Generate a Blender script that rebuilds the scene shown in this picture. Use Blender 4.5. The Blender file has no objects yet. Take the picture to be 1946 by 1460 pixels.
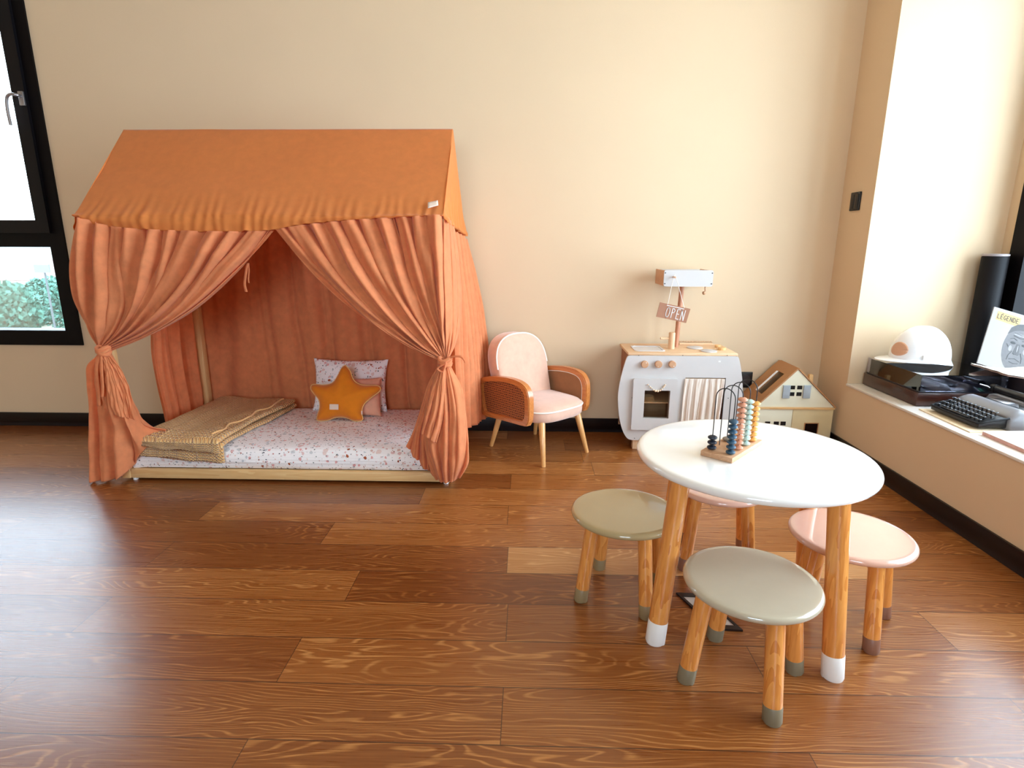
import bpy, bmesh, math, random
from mathutils import Vector, Matrix, noise
R = math.radians
random.seed(7)
scn = bpy.context.scene
COL = scn.collection

# ------------------------------------------------------------------ camera
CAM_H = 1.07
F_PX, PITCH, YAW, ROLL = 1094.8, R(13.66), R(1.47), R(.18)
cy, sy, cp, sp = math.cos(YAW), math.sin(YAW), math.cos(PITCH), math.sin(PITCH)
FW = Vector((-sy * cp, cy * cp, -sp)); RT0 = Vector((cy, sy, 0)); UP0 = RT0.cross(FW)
RT = math.cos(ROLL) * RT0 + math.sin(ROLL) * UP0
UP = -math.sin(ROLL) * RT0 + math.cos(ROLL) * UP0
CAMP = Vector((0, 0, CAM_H))
cam_d = bpy.data.cameras.new('camera'); cam = bpy.data.objects.new('camera', cam_d); COL.objects.link(cam)
cam.matrix_world = Matrix.Translation(CAMP) @ Matrix((RT, UP, -FW)).transposed().to_4x4()
cam_d.sensor_width = 36; cam_d.lens = F_PX / 1946 * 36; cam_d.clip_start = .02; cam_d.clip_end = 2000
scn.camera = cam

# ------------------------------------------------------------------ world, light, exposure
w = bpy.data.worlds.new('sky'); scn.world = w; w.use_nodes = True
nt = w.node_tree; bg = nt.nodes['Background']
bg.inputs[0].default_value = (.66, .84, 1, 1); bg.inputs[1].default_value = 7.0
scn.view_settings.view_transform = 'Standard'; scn.view_settings.look = 'None'
scn.view_settings.gamma = 1; scn.view_settings.use_curve_mapping = False
scn.view_settings.exposure = 1.2
scn.cycles.max_bounces = 10; scn.cycles.diffuse_bounces = 4; scn.cycles.transparent_max_bounces = 12

def portal(name, loc, rot, sx, sy_):
    l = bpy.data.lights.new(name, 'AREA'); l.shape = 'RECTANGLE'; l.size = sx; l.size_y = sy_
    l.cycles.is_portal = True
    o = bpy.data.objects.new(name, l); COL.objects.link(o); o.location = loc; o.rotation_euler = rot
def daylight(name, loc, rot, sx, sy_, energy, col):
    l = bpy.data.lights.new(name, 'AREA'); l.shape = 'RECTANGLE'; l.size = sx; l.size_y = sy_
    l.energy = energy; l.color = col
    o = bpy.data.objects.new(name, l); COL.objects.link(o); o.location = loc; o.rotation_euler = rot
portal('portal_right', (2.34, 1.55, 1.42), (0, R(90), 0), 2.06, 2.62)
portal('portal_back', (-3.43, 3.30, 1.43), (R(-90), 0, 0), 1.7, 1.85)
portal('portal_rear', (-.4, -3.02, 1.6), (R(90), 0, 0), 1.7, 1.5)

# ------------------------------------------------------------------ helpers
def ray(px, py): return FW + (px - 973) / F_PX * RT - (py - 730) / F_PX * UP
def AY(px, py, y): d = ray(px, py); return CAMP + d * (y / d.y)
def AZ(px, py, z): d = ray(px, py); return CAMP + d * ((z - CAM_H) / d.z)
def AX(px, py, x): d = ray(px, py); return CAMP + d * (x / d.x)

def lin(c): return tuple(((v / 255) / 12.92 if v / 255 <= .04045 else ((v / 255 + .055) / 1.055) ** 2.4) for v in c) + (1,)
class NT:
    def __init__(s, name):
        s.m = bpy.data.materials.new(name); s.m.use_nodes = True; s.t = s.m.node_tree
        s.b = s.t.nodes['Principled BSDF']; s.out = s.t.nodes['Material Output']
    def n(s, typ, **k):
        o = s.t.nodes.new(typ)
        for a, v in k.items():
            if a in o.inputs: o.inputs[a].default_value = v
            else: setattr(o, a, v)
        return o
    def l(s, a, b): s.t.links.new(a, b)
    def coord(s, kind='Object', scale=(1, 1, 1), rot=(0, 0, 0)):
        tc = s.n('ShaderNodeTexCoord'); mp = s.n('ShaderNodeMapping'); s.l(tc.outputs[kind], mp.inputs[0])
        mp.inputs['Scale'].default_value = scale; mp.inputs['Rotation'].default_value = rot
        return mp.outputs[0]
    def math(s, op, a, b=None, c=None):
        o = s.n('ShaderNodeMath'); o.operation = op
        for i, v in enumerate((a, b, c)):
            if v is None: continue
            if isinstance(v, (int, float)): o.inputs[i].default_value = v
            else: s.l(v, o.inputs[i])
        return o.outputs[0]
    def ramp(s, fac, stops, interp='LINEAR'):
        o = s.n('ShaderNodeValToRGB'); s.l(fac, o.inputs[0]); e = o.color_ramp; e.interpolation = interp
        while len(e.elements) < len(stops): e.elements.new(.5)
        for i, (p, c) in enumerate(stops): e.elements[i].position = p; e.elements[i].color = c if len(c) == 4 else lin(c)
        return o.outputs[0]
    def mix(s, fac, a, b, mode='MIX'):
        o = s.n('ShaderNodeMix'); o.data_type = 'RGBA'; o.blend_type = mode
        for i, v in ((0, fac), (6, a), (7, b)):
            if isinstance(v, (int, float)): o.inputs[i].default_value = v
            elif isinstance(v, tuple): o.inputs[i].default_value = v
            else: s.l(v, o.inputs[i])
        return o.outputs[2]
    def bump(s, h, strength=.3, dist=.002):
        o = s.n('ShaderNodeBump'); o.inputs['Strength'].default_value = strength; o.inputs['Distance'].default_value = dist
        s.l(h, o.inputs['Height']); s.l(o.outputs[0], s.b.inputs['Normal']); return o
    def noise(s, co, scale, detail=3, rough=.5, dist=0):
        o = s.n('ShaderNodeTexNoise'); s.l(co, o.inputs['Vector'])
        o.inputs['Scale'].default_value = scale; o.inputs['Detail'].default_value = detail
        o.inputs['Roughness'].default_value = rough; o.inputs['Distortion'].default_value = dist
        return o.outputs[0]

def plain(name, c, rough=.5, coat=0, metal=0, vary=.06, nscale=8, bump=0, bscale=120, spec=.5):
    N = NT(name); col = lin(c)
    co = N.coord()
    n = N.noise(co, nscale, 4)
    dk = tuple(v * (1 - vary) for v in col[:3]) + (1,); lt = tuple(min(1, v * (1 + vary)) for v in col[:3]) + (1,)
    N.l(N.ramp(n, [(.3, dk), (.7, lt)]), N.b.inputs['Base Color'])
    N.b.inputs['Roughness'].default_value = rough; N.b.inputs['Coat Weight'].default_value = coat
    N.b.inputs['Coat Roughness'].default_value = .06
    N.b.inputs['Metallic'].default_value = metal; N.b.inputs['Specular IOR Level'].default_value = spec
    if bump: N.bump(N.noise(co, bscale, 3), bump, .002)
    return N.m

def wood(name, c1, c2, axis=2, scale=1, rough=.4, coat=0, strength=1):
    N = NT(name); sc = [14 * scale] * 3; sc[axis] = 1.1 * scale
    co = N.coord(scale=tuple(sc))
    a = N.noise(co, 1.0, 3, .5, .6); wv = N.math('FRACT', N.math('MULTIPLY', a, 7))
    b = N.noise(co, 9, 3)
    f = N.math('MULTIPLY_ADD', wv, .55, N.math('MULTIPLY', b, .5))
    N.l(N.ramp(f, [(.15, c1), (.85, c2)]), N.b.inputs['Base Color'])
    N.b.inputs['Roughness'].default_value = rough; N.b.inputs['Coat Weight'].default_value = coat
    N.b.inputs['Coat Roughness'].default_value = .08
    return N.m

def fabric(name, c, transl=.0, weave=900, vary=.08, rough=.9, sheen=.2, wr=.0):
    N = NT(name); co = N.coord(); col = lin(c)
    n = N.noise(co, 25, 5, .6)
    dk = tuple(v * (1 - vary) for v in col[:3]) + (1,); lt = tuple(min(1, v * (1 + vary)) for v in col[:3]) + (1,)
    cc = N.ramp(n, [(.3, dk), (.7, lt)])
    N.l(cc, N.b.inputs['Base Color']); N.b.inputs['Roughness'].default_value = rough
    N.b.inputs['Specular IOR Level'].default_value = .15; N.b.inputs['Sheen Weight'].default_value = sheen
    h = N.noise(co, weave, 2)
    if wr:
        h2 = N.noise(N.coord(scale=(1, 1, .55)), 34, 6, .62, 1.2)
        h = N.math('MULTIPLY_ADD', h2, 6, h)
    N.bump(h, .35 if not wr else wr, .0015)
    if transl:
        t = N.n('ShaderNodeBsdfTranslucent'); N.l(cc, t.inputs[0]); mx = N.n('ShaderNodeMixShader'); mx.inputs[0].default_value = transl
        N.l(N.b.outputs[0], mx.inputs[1]); N.l(t.outputs[0], mx.inputs[2]); N.l(mx.outputs[0], N.out.inputs[0])
    return N.m

def glass(name, tint=(1, 1, 1, 1), refl=1.0):
    N = NT(name); tr = N.n('ShaderNodeBsdfTransparent'); tr.inputs[0].default_value = tint
    gl = N.n('ShaderNodeBsdfGlossy'); gl.inputs['Roughness'].default_value = .02; gl.inputs[0].default_value = (1, 1, 1, 1)
    co = N.coord(); no = N.noise(co, 2); fr = N.n('ShaderNodeFresnel'); fr.inputs[0].default_value = 1.5
    f = N.math('MULTIPLY', fr.outputs[0], N.math('MULTIPLY_ADD', no, .05, refl)); mx = N.n('ShaderNodeMixShader')
    N.l(f, mx.inputs[0]); N.l(tr.outputs[0], mx.inputs[1]); N.l(gl.outputs[0], mx.inputs[2]); N.l(mx.outputs[0], N.out.inputs[0])
    return N.m

def finish(bm, sharp=35):
    bmesh.ops.recalc_face_normals(bm, faces=bm.faces)
    for f in bm.faces: f.smooth = True
    lim = R(sharp)
    for e in bm.edges:
        if len(e.link_faces) != 2 or e.calc_face_angle(0) > lim: e.smooth = False

def chainM(o):
    m = o.matrix_basis.copy()
    while o.parent: o = o.parent; m = o.matrix_basis @ m
    return m

def obj(name, bm, mat, parent=None, world=True, sharp=35, recalc=True, label=None):
    if parent is not None and world:
        bmesh.ops.transform(bm, matrix=chainM(parent).inverted(), verts=bm.verts)
    if recalc: finish(bm, sharp)
    else:
        for f in bm.faces: f.smooth = True
    me = bpy.data.meshes.new(name); bm.to_mesh(me); bm.free()
    mats = mat if isinstance(mat, (list, tuple)) else [mat]
    for m in mats: me.materials.append(m)
    o = bpy.data.objects.new(name, me); COL.objects.link(o); o.parent = parent
    if label: o['label'] = label
    return o
def tag(o, label, cat, group=None):
    o['label'] = label; o['category'] = cat
    if group: o['group'] = group
    return o
def thing(name, label, cat, loc=(0, 0, 0), rot=0, group=None):
    o = bpy.data.objects.new(name, None); COL.objects.link(o); o.empty_display_size = .1
    o.location = loc; o.rotation_euler = (0, 0, rot)
    o.matrix_basis = Matrix.Translation(loc) @ Matrix.Rotation(rot, 4, 'Z')
    return tag(o, label, cat, group)
def struct(name, bm, m, parent=None, **k):
    o = obj(name, bm, m, parent, **k)
    if parent is None: o['kind'] = 'structure'
    return o
NB = bmesh.new
def solid(o, t, off=0):
    m = o.modifiers.new('thickness', 'SOLIDIFY'); m.thickness = t; m.offset = off; return o
def box(bm, x0, x1, y0, y1, z0, z1, bev=0, seg=2, M=None, mi=0):
    r = bmesh.ops.create_cube(bm, size=1, matrix=Matrix.Translation(((x0 + x1) / 2, (y0 + y1) / 2, (z0 + z1) / 2)) @ Matrix.Diagonal((x1 - x0, y1 - y0, z1 - z0, 1)))
    vs = r['verts']
    if bev:
        es = list({e for v in vs for e in v.link_edges})
        rr = bmesh.ops.bevel(bm, geom=es, offset=bev, segments=seg, affect='EDGES', profile=.5)
        vs = list({v for f in rr['faces'] for v in f.verts} | {v for v in vs if v.is_valid})
    if M is not None: bmesh.ops.transform(bm, matrix=M, verts=vs)
    if mi:
        for f in {f for v in vs for f in v.link_faces}: f.material_index = mi
    return vs
def frame_mat(p0, p1):
    d = (Vector(p1) - Vector(p0)); q = d.to_track_quat('Z', 'Y'); return Matrix.Translation(p0) @ q.to_matrix().to_4x4(), d.length
def lathe(bm, prof, M=Matrix.Identity(4), seg=32, sx=1, sy=1, caps=True):
    rings = []
    for r, z in prof:
        rings.append([bm.verts.new(M @ Vector((r * sx * math.cos(2 * math.pi * i / seg), r * sy * math.sin(2 * math.pi * i / seg), z))) for i in range(seg)])
    for a, b in zip(rings, rings[1:]):
        for i in range(seg): bm.faces.new((a[i], a[(i + 1) % seg], b[(i + 1) % seg], b[i]))
    if caps: bm.faces.new(rings[0][::-1]); bm.faces.new(rings[-1])
def cyl(bm, p0, p1, r0, r1=None, seg=24, bev=0):
    M, L = frame_mat(p0, p1); r1 = r0 if r1 is None else r1
    pr = [(r0, 0), (r1, L)] if not bev else [(r0 - bev, 0), (r0, bev), (r1, L - bev), (r1 - bev, L)]
    lathe(bm, pr, M, seg)
def catmull(pts, n):
    pts = [Vector(p) for p in pts]
    if len(pts) == 2: return [pts[0].lerp(pts[1], i / (n - 1)) for i in range(n)]
    out = []; m = len(pts) - 1
    for i in range(n):
        t = i / (n - 1) * m; k = min(int(t), m - 1); f = t - k
        p1, p2 = pts[k], pts[k + 1]; p0 = pts[k - 1] if k else 2 * p1 - p2; p3 = pts[k + 2] if k + 2 <= m else 2 * p2 - p1
        out.append(.5 * ((2 * p1) + (-p0 + p2) * f + (2 * p0 - 5 * p1 + 4 * p2 - p3) * f * f + (-p0 + 3 * p1 - 3 * p2 + p3) * f ** 3))
    return out
def tube(bm, pts, r, seg=10, closed=False, flat=1):
    pts = [Vector(p) for p in pts]; n = len(pts); rings = []; up = Vector((0, 0, 1)); prev = None
    for i, p in enumerate(pts):
        if closed: t = (pts[(i + 1) % n] - pts[i - 1]).normalized()
        else: t = (pts[min(i + 1, n - 1)] - pts[max(i - 1, 0)]).normalized()
        if prev is None:
            a = t.cross(up)
            if a.length < .1: a = t.cross(Vector((0, 1, 0)))
            a.normalize()
        else:
            a = (prev - t * prev.dot(t)); a.normalize()
        prev = a; b = t.cross(a); rr = r(i / (n - 1)) if callable(r) else r
        rings.append([bm.verts.new(p + a * rr * math.cos(2 * math.pi * k / seg) + b * rr * flat * math.sin(2 * math.pi * k / seg)) for k in range(seg)])
    for i in range(n if closed else n - 1):
        A, B = rings[i], rings[(i + 1) % n]
        for k in range(seg): bm.faces.new((A[k], A[(k + 1) % seg], B[(k + 1) % seg], B[k]))
    if not closed: bm.faces.new(rings[0][::-1]); bm.faces.new(rings[-1])
def prism(bm, pts, f, d0, d1, bev=0, mi=0):
    """pts 2-D outline, f(a,b,d)->3-D; extruded from d0 to d1"""
    A = [bm.verts.new(f(a, b, d0)) for a, b in pts]; B = [bm.verts.new(f(a, b, d1)) for a, b in pts]
    fs = [bm.faces.new(A[::-1]), bm.faces.new(B)]; n = len(pts)
    for i in range(n): fs.append(bm.faces.new((A[i], A[(i + 1) % n], B[(i + 1) % n], B[i])))
    for q in fs: q.material_index = mi
    if bev:
        es = [e for e in fs[0].edges] + [e for e in fs[1].edges]
        bmesh.ops.bevel(bm, geom=es, offset=bev, segments=2, affect='EDGES', profile=.5)
def ring_prism(bm, outer, inner, f, d0, d1, mi=0):
    n = len(outer)
    V = [[bm.verts.new(f(a, b, d)) for a, b in L] for L, d in ((outer, d0), (inner, d0), (outer, d1), (inner, d1))]
    for i in range(n):
        j = (i + 1) % n
        for q in ((V[0][i], V[0][j], V[1][j], V[1][i]), (V[2][i], V[3][i], V[3][j], V[2][j]), (V[0][i], V[2][i], V[2][j], V[0][j]), (V[1][i], V[1][j], V[3][j], V[3][i])):
            bm.faces.new(q).material_index = mi
def rrect(x0, x1, z0, z1, r, n=6):
    out = []
    for cx, cz, a0 in ((x1 - r, z1 - r, 0), (x0 + r, z1 - r, 90), (x0 + r, z0 + r, 180), (x1 - r, z0 + r, 270)):
        for i in range(n + 1): a = R(a0 + 90 * i / n); out.append((cx + r * math.cos(a), cz + r * math.sin(a)))
    return out
def grid(bm, fn, nu, nv, closeu=False):
    V = [[bm.verts.new(fn(i / (nu - 1), j / (nv - 1))) for j in range(nv)] for i in range(nu)]
    for i in range(nu if closeu else nu - 1):
        for j in range(nv - 1): bm.faces.new((V[i][j], V[(i + 1) % nu][j], V[(i + 1) % nu][j + 1], V[i][j + 1]))
    return V
def fxz(a, b, d): return Vector((a, d, b))
def fyz(a, b, d): return Vector((d, a, b))
def fxy(a, b, d): return Vector((a, b, d))
def nz(*a): return noise.noise(Vector((tuple(a) + (0, 0))[:3]))

# ------------------------------------------------------------------ materials
M_wall = plain('wall_paint', (224, 198, 164), .75, vary=.012, nscale=3, bump=.12, bscale=260, spec=.3)
M_ceil = plain('ceiling_paint', (222, 202, 170), .8, vary=.01)
M_base = plain('dark_lacquer', (20, 5, 3), .35, vary=.1, spec=.25)
M_blackframe = plain('black_metal', (8, 4, 6), .5, vary=.1, spec=.15)
M_sash = plain('charcoal_metal', (10, 7, 12), .5, vary=.1, spec=.25)
M_glass = glass('window_glass', (1, 1, 1, 1), .5)
M_white = plain('white_lacquer', (247, 245, 242), .16, coat=1, vary=.01)
M_sill = plain('white_stone', (240, 236, 232), .3, vary=.03, nscale=20)
M_pine = wood('pine', (226, 176, 116), (238, 198, 140), 0, 1.2, .5)
M_pinez = wood('pine_upright', (226, 176, 116), (238, 198, 140), 2, 1.2, .5)
M_leg = wood('honey_wood', (208, 124, 52), (238, 164, 86), 2, 1.6, .28, .5)
M_cfab = fabric('terracotta_muslin', (247, 164, 112), .4, wr=.22)
M_croof = fabric('terracotta_roof_muslin', (242, 156, 84), .4, wr=.06, vary=.04)
M_label = fabric('label_cloth', (238, 214, 196), vary=.03)
M_piping = plain('cream_piping', (244, 238, 226), .6, vary=.03)
M_pink = fabric('pink_velvet', (228, 182, 158), vary=.07, sheen=.6)
M_metalw = plain('brushed_grey', (170, 168, 172), .3, metal=.8)
M_black = plain('black_plastic', (18, 16, 18), .35, vary=.1)
M_ltwood = wood('beech', (226, 182, 138), (238, 202, 162), 0, 2, .5)
M_ltwoodz = wood('beech_upright', (224, 176, 132), (238, 200, 160), 2, 2, .5)
M_tanwood = wood('tan_wood', (196, 146, 108), (212, 166, 128), 0, 2, .5)

def floor_mat():
    N = NT('oak_planks'); uv = N.n('ShaderNodeUVMap'); uv.uv_map = 'plank'; uq = N.n('ShaderNodeUVMap'); uq.uv_map = 'ends'
    at = N.n('ShaderNodeVertexColor'); at.layer_name = 'tone'
    sp_ = N.n('ShaderNodeSeparateColor'); N.l(at.outputs[0], sp_.inputs[0]); tone, off, kind = sp_.outputs
    s1 = N.n('ShaderNodeSeparateXYZ'); N.l(uv.outputs[0], s1.inputs[0]); s2 = N.n('ShaderNodeSeparateXYZ'); N.l(uq.outputs[0], s2.inputs[0])
    u, v, e = s1.outputs[0], s1.outputs[1], s2.outputs[0]
    cmb = N.n('ShaderNodeCombineXYZ'); N.l(N.math('MULTIPLY', u, 1.5), cmb.inputs[0]); N.l(N.math('MULTIPLY', v, 8.0), cmb.inputs[1]); N.l(N.math('MULTIPLY', off, 57), cmb.inputs[2])
    nn = N.noise(cmb.outputs[0], 1.0, 2.5, .45, .35)
    vv = N.math('POWER', N.math('ABSOLUTE', N.math('SUBTRACT', v, .085)), 1.0)
    field = N.math('ADD', N.math('MULTIPLY', nn, 22), N.math('MULTIPLY', vv, 70))
    fr = N.math('FRACT', field)
    tri = N.math('ABSOLUTE', N.math('SUBTRACT', fr, .5))            # 0 centre of a line .. .5
    cm2 = N.n('ShaderNodeCombineXYZ'); N.l(N.math('MULTIPLY', u, 3.5), cm2.inputs[0]); N.l(N.math('MULTIPLY', v, 170), cm2.inputs[1]); N.l(N.math('MULTIPLY', off, 91), cm2.inputs[2])
    fib = N.noise(cm2.outputs[0], 1.6, 4, .65)
    pores = N.math('MULTIPLY', N.math('SUBTRACT', .2, tri), 6); pores = N.math('MAXIMUM', N.math('MINIMUM', pores, 1), 0)
    cm3 = N.n('ShaderNodeCombineXYZ'); N.l(N.math('MULTIPLY', u, 1.2), cm3.inputs[0]); N.l(N.math('MULTIPLY', v, 5), cm3.inputs[1]); N.l(N.math('MULTIPLY', off, 33), cm3.inputs[2])
    patch = N.noise(cm3.outputs[0], 1.3, 2)
    mask = N.math('MAXIMUM', N.math('MINIMUM', N.math('MULTIPLY_ADD', patch, 4, -1.25), 1), .35)
    fb = N.math('MAXIMUM', N.math('MINIMUM', N.math('MULTIPLY_ADD', fib, 3.2, -1.1), 1), 0)
    grain = N.math('MULTIPLY', N.math('MULTIPLY', pores, mask), N.math('MULTIPLY_ADD', fb, .7, .3))
    grain = N.math('ADD', grain, N.math('MULTIPLY', fb, .24))
    base = N.ramp(tone, [(0, (104, 50, 16)), (.5, (144, 80, 30)), (1, (192, 134, 76))])
    line = N.ramp(tone, [(0, (176, 112, 56)), (.5, (214, 152, 88)), (1, (230, 184, 130))])
    c = N.mix(grain, base, line)
    big = N.noise(cm3.outputs[0], .5, 2)
    c = N.mix(N.math('MULTIPLY', big, .35), c, lin((120, 62, 20)))
    seam = N.math('MAXIMUM', N.math('LESS_THAN', N.math('MINIMUM', v, N.math('SUBTRACT', .1703, v)), .0016), N.math('LESS_THAN', N.math('MINIMUM', u, e), .0011))
    c = N.mix(N.math('MULTIPLY', seam, .75), c, lin((52, 26, 16)))
    N.l(c, N.b.inputs['Base Color'])
    N.l(N.math('MULTIPLY_ADD', fb, .05, .27), N.b.inputs['Roughness'])
    N.b.inputs['Specular IOR Level'].default_value = .45
    N.b.inputs['Coat Weight'].default_value = .2; N.b.inputs['Coat Roughness'].default_value = .22; N.b.inputs['Coat IOR'].default_value = 1.6
    h = N.math('SUBTRACT', N.math('MULTIPLY', grain, -.35), N.math('MULTIPLY', seam, 1.5))
    N.bump(h, .25, .0012)
    return N.m
M_floor = floor_mat()

def sheet_mat():
    N = NT('printed_cotton'); co = N.coord()
    base = lin((254, 248, 248))
    def layer(prev, scale, thr, cols, seed, msk=None):
        mp = N.n('ShaderNodeMapping'); mp.inputs['Location'].default_value = (seed, seed * 1.7, seed * .3); N.l(co, mp.inputs[0])
        wob = N.n('ShaderNodeTexNoise'); N.l(mp.outputs[0], wob.inputs[0]); wob.inputs['Scale'].default_value = scale * 1.6
        ad = N.n('ShaderNodeVectorMath'); ad.operation = 'SCALE'; N.l(wob.outputs['Color'], ad.inputs[0]); ad.inputs['Scale'].default_value = .6 / scale
        ad2 = N.n('ShaderNodeVectorMath'); ad2.operation = 'ADD'; N.l(mp.outputs[0], ad2.inputs[0]); N.l(ad.outputs[0], ad2.inputs[1])
        vo = N.n('ShaderNodeTexVoronoi'); N.l(ad2.outputs[0], vo.inputs['Vector']); vo.inputs['Scale'].default_value = scale
        sc = N.n('ShaderNodeSeparateColor'); N.l(vo.outputs['Color'], sc.inputs[0])
        size = N.math('MULTIPLY', sc.outputs[1], thr); m = N.math('LESS_THAN', vo.outputs['Distance'], size)
        pal = N.ramp(sc.outputs[0], cols, 'CONSTANT')
        return N.mix(m, prev, pal)
    c = layer(base, 36, .42, [(0, (232, 196, 196)), (.35, (214, 212, 214)), (.7, (240, 214, 208))], 3.1)
    c = layer(c, 48, .36, [(0, (232, 170, 168)), (.3, (205, 206, 212)), (.6, (170, 90, 60)), (.75, (226, 190, 180))], 9.3)
    c = layer(c, 84, .32, [(0, (58, 56, 70)), (.35, (150, 66, 44)), (.55, (90, 100, 96)), (.8, (190, 110, 100))], 5.7)
    N.l(c, N.b.inputs['Base Color']); N.b.inputs['Roughness'].default_value = .9; N.b.inputs['Specular IOR Level'].default_value = .15
    N.bump(N.noise(N.coord(scale=(.6, 2, 1)), 16, 6, .6, 1.0), .6, .006)
    return N.m
M_sheet = sheet_mat()

def knit_mat():
    N = NT('knitted_wool'); co = N.coord('UV')
    s = N.n('ShaderNodeSeparateXYZ'); N.l(co, s.inputs[0]); u, v = s.outputs[0], s.outputs[1]
    a = N.math('SINE', N.math('MULTIPLY', u, 2 * math.pi * 30)); b = N.math('SINE', N.math('ADD', N.math('MULTIPLY', v, 2 * math.pi * 44), N.math('MULTIPLY', a, 1.2)))
    k = N.math('MULTIPLY', a, b)
    ca = N.math('SINE', N.math('MULTIPLY', u, 2 * math.pi * 6)); cab = N.math('MULTIPLY', N.math('MAXIMUM', N.math('SUBTRACT', ca, .75), 0), 4)
    h = N.math('ADD', k, N.math('MULTIPLY', cab, 1.4))
    c = N.ramp(N.math('MULTIPLY_ADD', k, .5, .5), [(0, (232, 160, 90)), (1, (255, 214, 152))])
    N.l(c, N.b.inputs['Base Color']); N.b.inputs['Roughness'].default_value = .95; N.b.inputs['Sheen Weight'].default_value = .3
    N.b.inputs['Specular IOR Level'].default_value = .1
    N.bump(h, 1, .006); return N.m
M_knit = knit_mat()

def cane_mat():
    N = NT('woven_cane'); co = N.coord()
    s = N.n('ShaderNodeSeparateXYZ'); N.l(co, s.inputs[0]); u, v = s.outputs[0], s.outputs[2]
    a = N.math('SINE', N.math('MULTIPLY', u, 2 * math.pi * 85)); b = N.math('SINE', N.math('MULTIPLY', v, 2 * math.pi * 85))
    c1 = N.math('SINE', N.math('MULTIPLY', N.math('ADD', u, v), 2 * math.pi * 60))
    k = N.math('MAXIMUM', N.math('MAXIMUM', a, b), N.math('MULTIPLY', c1, .8))
    N.l(N.ramp(k, [(.2, (70, 26, 12)), (.62, (110, 52, 26)), (.8, (190, 116, 66))]), N.b.inputs['Base Color'])
    N.b.inputs['Roughness'].default_value = .6; N.bump(k, .5, .002); return N.m
M_cane = cane_mat()

# ------------------------------------------------------------------ room shell
XR, YB, XD, YE, ZS, ZC = 1.661, 3.239, 2.31, 2.946, .374, 2.62
XL, YR = -4.5, -3.0
bm = NB()
uvp = bm.loops.layers.uv.new('plank'); uve = bm.loops.layers.uv.new('ends'); tn = bm.loops.layers.color.new('tone')
JO = {0: -.05, 1: -.62, 2: -1.28, 3: -.553, 4: -.06, 6: -1.30, 8: -.068, -1: .62, 5: -.75, 7: -.45, 9: -.9}
TN = {(4, 1): .95, (3, 0): .68, (3, 1): .16, (8, 0): .1, (6, 0): .18, (6, 1): .7, (5, 0): .3, (4, 0): .3, (2, 1): .6, (5, 1): .7, (7, 1): .75, (8, 1): .7, (9, 0): .5, (9, 1): .75, (9, 2): .8, (8, 2): .75, (10, 2): .8, (7, 2): .7, (6, 2): .7, (5, 2): .65, (3, 2): .55, (4, 2): .6, (10, 1): .7, (2, 0): .35, (1, 1): .65, (1, 0): .3, (0, 0): .45, (0, 1): .55, (-1, 0): .4, (-1, 1): .6}  # plank tones; right-hand planks also lightened to imitate the bright wall's reflection
Wp, Lp = .1703, 1.23
for k in range(-25, 14):
    y0 = 1.041 + Wp * k; y1 = y0 + Wp
    if y0 > YB: continue
    j = JO.get(k, random.uniform(-.6, .6)); x = j - 4 * Lp
    i = -4
    while x < XR:
        x0, x1 = max(x, XL), min(x + Lp, XR)
        if x1 > x0:
            yy1 = min(y1, YB + .02)
            t = TN.get((k, i + 1), random.betavariate(2.2, 2.4)); o_ = random.random()
            vs = [bm.verts.new((a, b, 0)) for a, b in ((x0, y0), (x1, y0), (x1, yy1), (x0, yy1))]
            f = bm.faces.new(vs)
            for lp in f.loops:
                c = lp.vert.co; lp[uvp].uv = (c.x - x, c.y - y0); lp[uve].uv = (x + Lp - c.x, 0); lp[tn] = (t, o_, random.random(), 1)
        x += Lp; i += 1
fo = struct('floor', bm, M_floor)

def wallbox(name, boxes, mat=M_wall):
    bm = NB()
    for b in boxes: box(bm, *b)
    return struct(name, bm, mat)
BW = (-4.28, -2.57, .492, 2.36)  # back window opening
wallbox('wall_back', [(XL - .2, BW[0], YB, YB + .2, -.05, ZC), (BW[0], BW[1], YB, YB + .2, -.05, BW[2]), (BW[0], BW[1], YB, YB + .2, BW[3], ZC), (BW[1], XR + .9, YB, YB + .2, -.05, ZC)])
RW = (.25, 2.875, .40, 2.45)
wallbox('wall_right', [(XR, XD + .2, YE, YB, 0, ZC), (XR, XD, -3, YE, 0, ZS - .012), (XR, XD + .2, -3, .2, ZS - .012, ZC),
                       (XR, XD + .2, .2, YE, 2.5, ZC), (XD, XD + .2, RW[1], YE, 0, 2.5), (XD, XD + .2, .2, RW[1], 0, RW[2]), (XD, XD + .2, .2, RW[1], RW[3], 2.5), (XD, XD + .2, .2, RW[0], 0, 2.5)])
wallbox('wall_left', [(XL - .2, XL, YR, YB, -.05, ZC)])
wallbox('wall_rear', [(XL - .2, -1.3, YR - .2, YR, -.05, ZC), (.5, XD + .2, YR - .2, YR, -.05, ZC), (-1.3, .5, YR - .2, YR, -.05, .8), (-1.3, .5, YR - .2, YR, 2.4, ZC)])
bm = NB(); box(bm, XL - .2, XD + .2, YR - .2, YB + .2, ZC, ZC + .1); struct('ceiling', bm, M_ceil)
bm = NB(); box(bm, XR - .006, XD, -3, YE, ZS - .012, ZS, .003); struct('trim_1', bm, M_sill)
bm = NB(); box(bm, XL, XR - .012, YB - .012, YB, 0, .082, .002); struct('baseboard_back', bm, M_base)
bm = NB(); box(bm, XR - .012, XR, YR, YB, 0, .082, .002); struct('baseboard_right', bm, M_base)
bm = NB(); box(bm, XL, XL + .012, YR, YB - .012, 0, .082, .002); struct('baseboard_left', bm, M_base)

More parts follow.
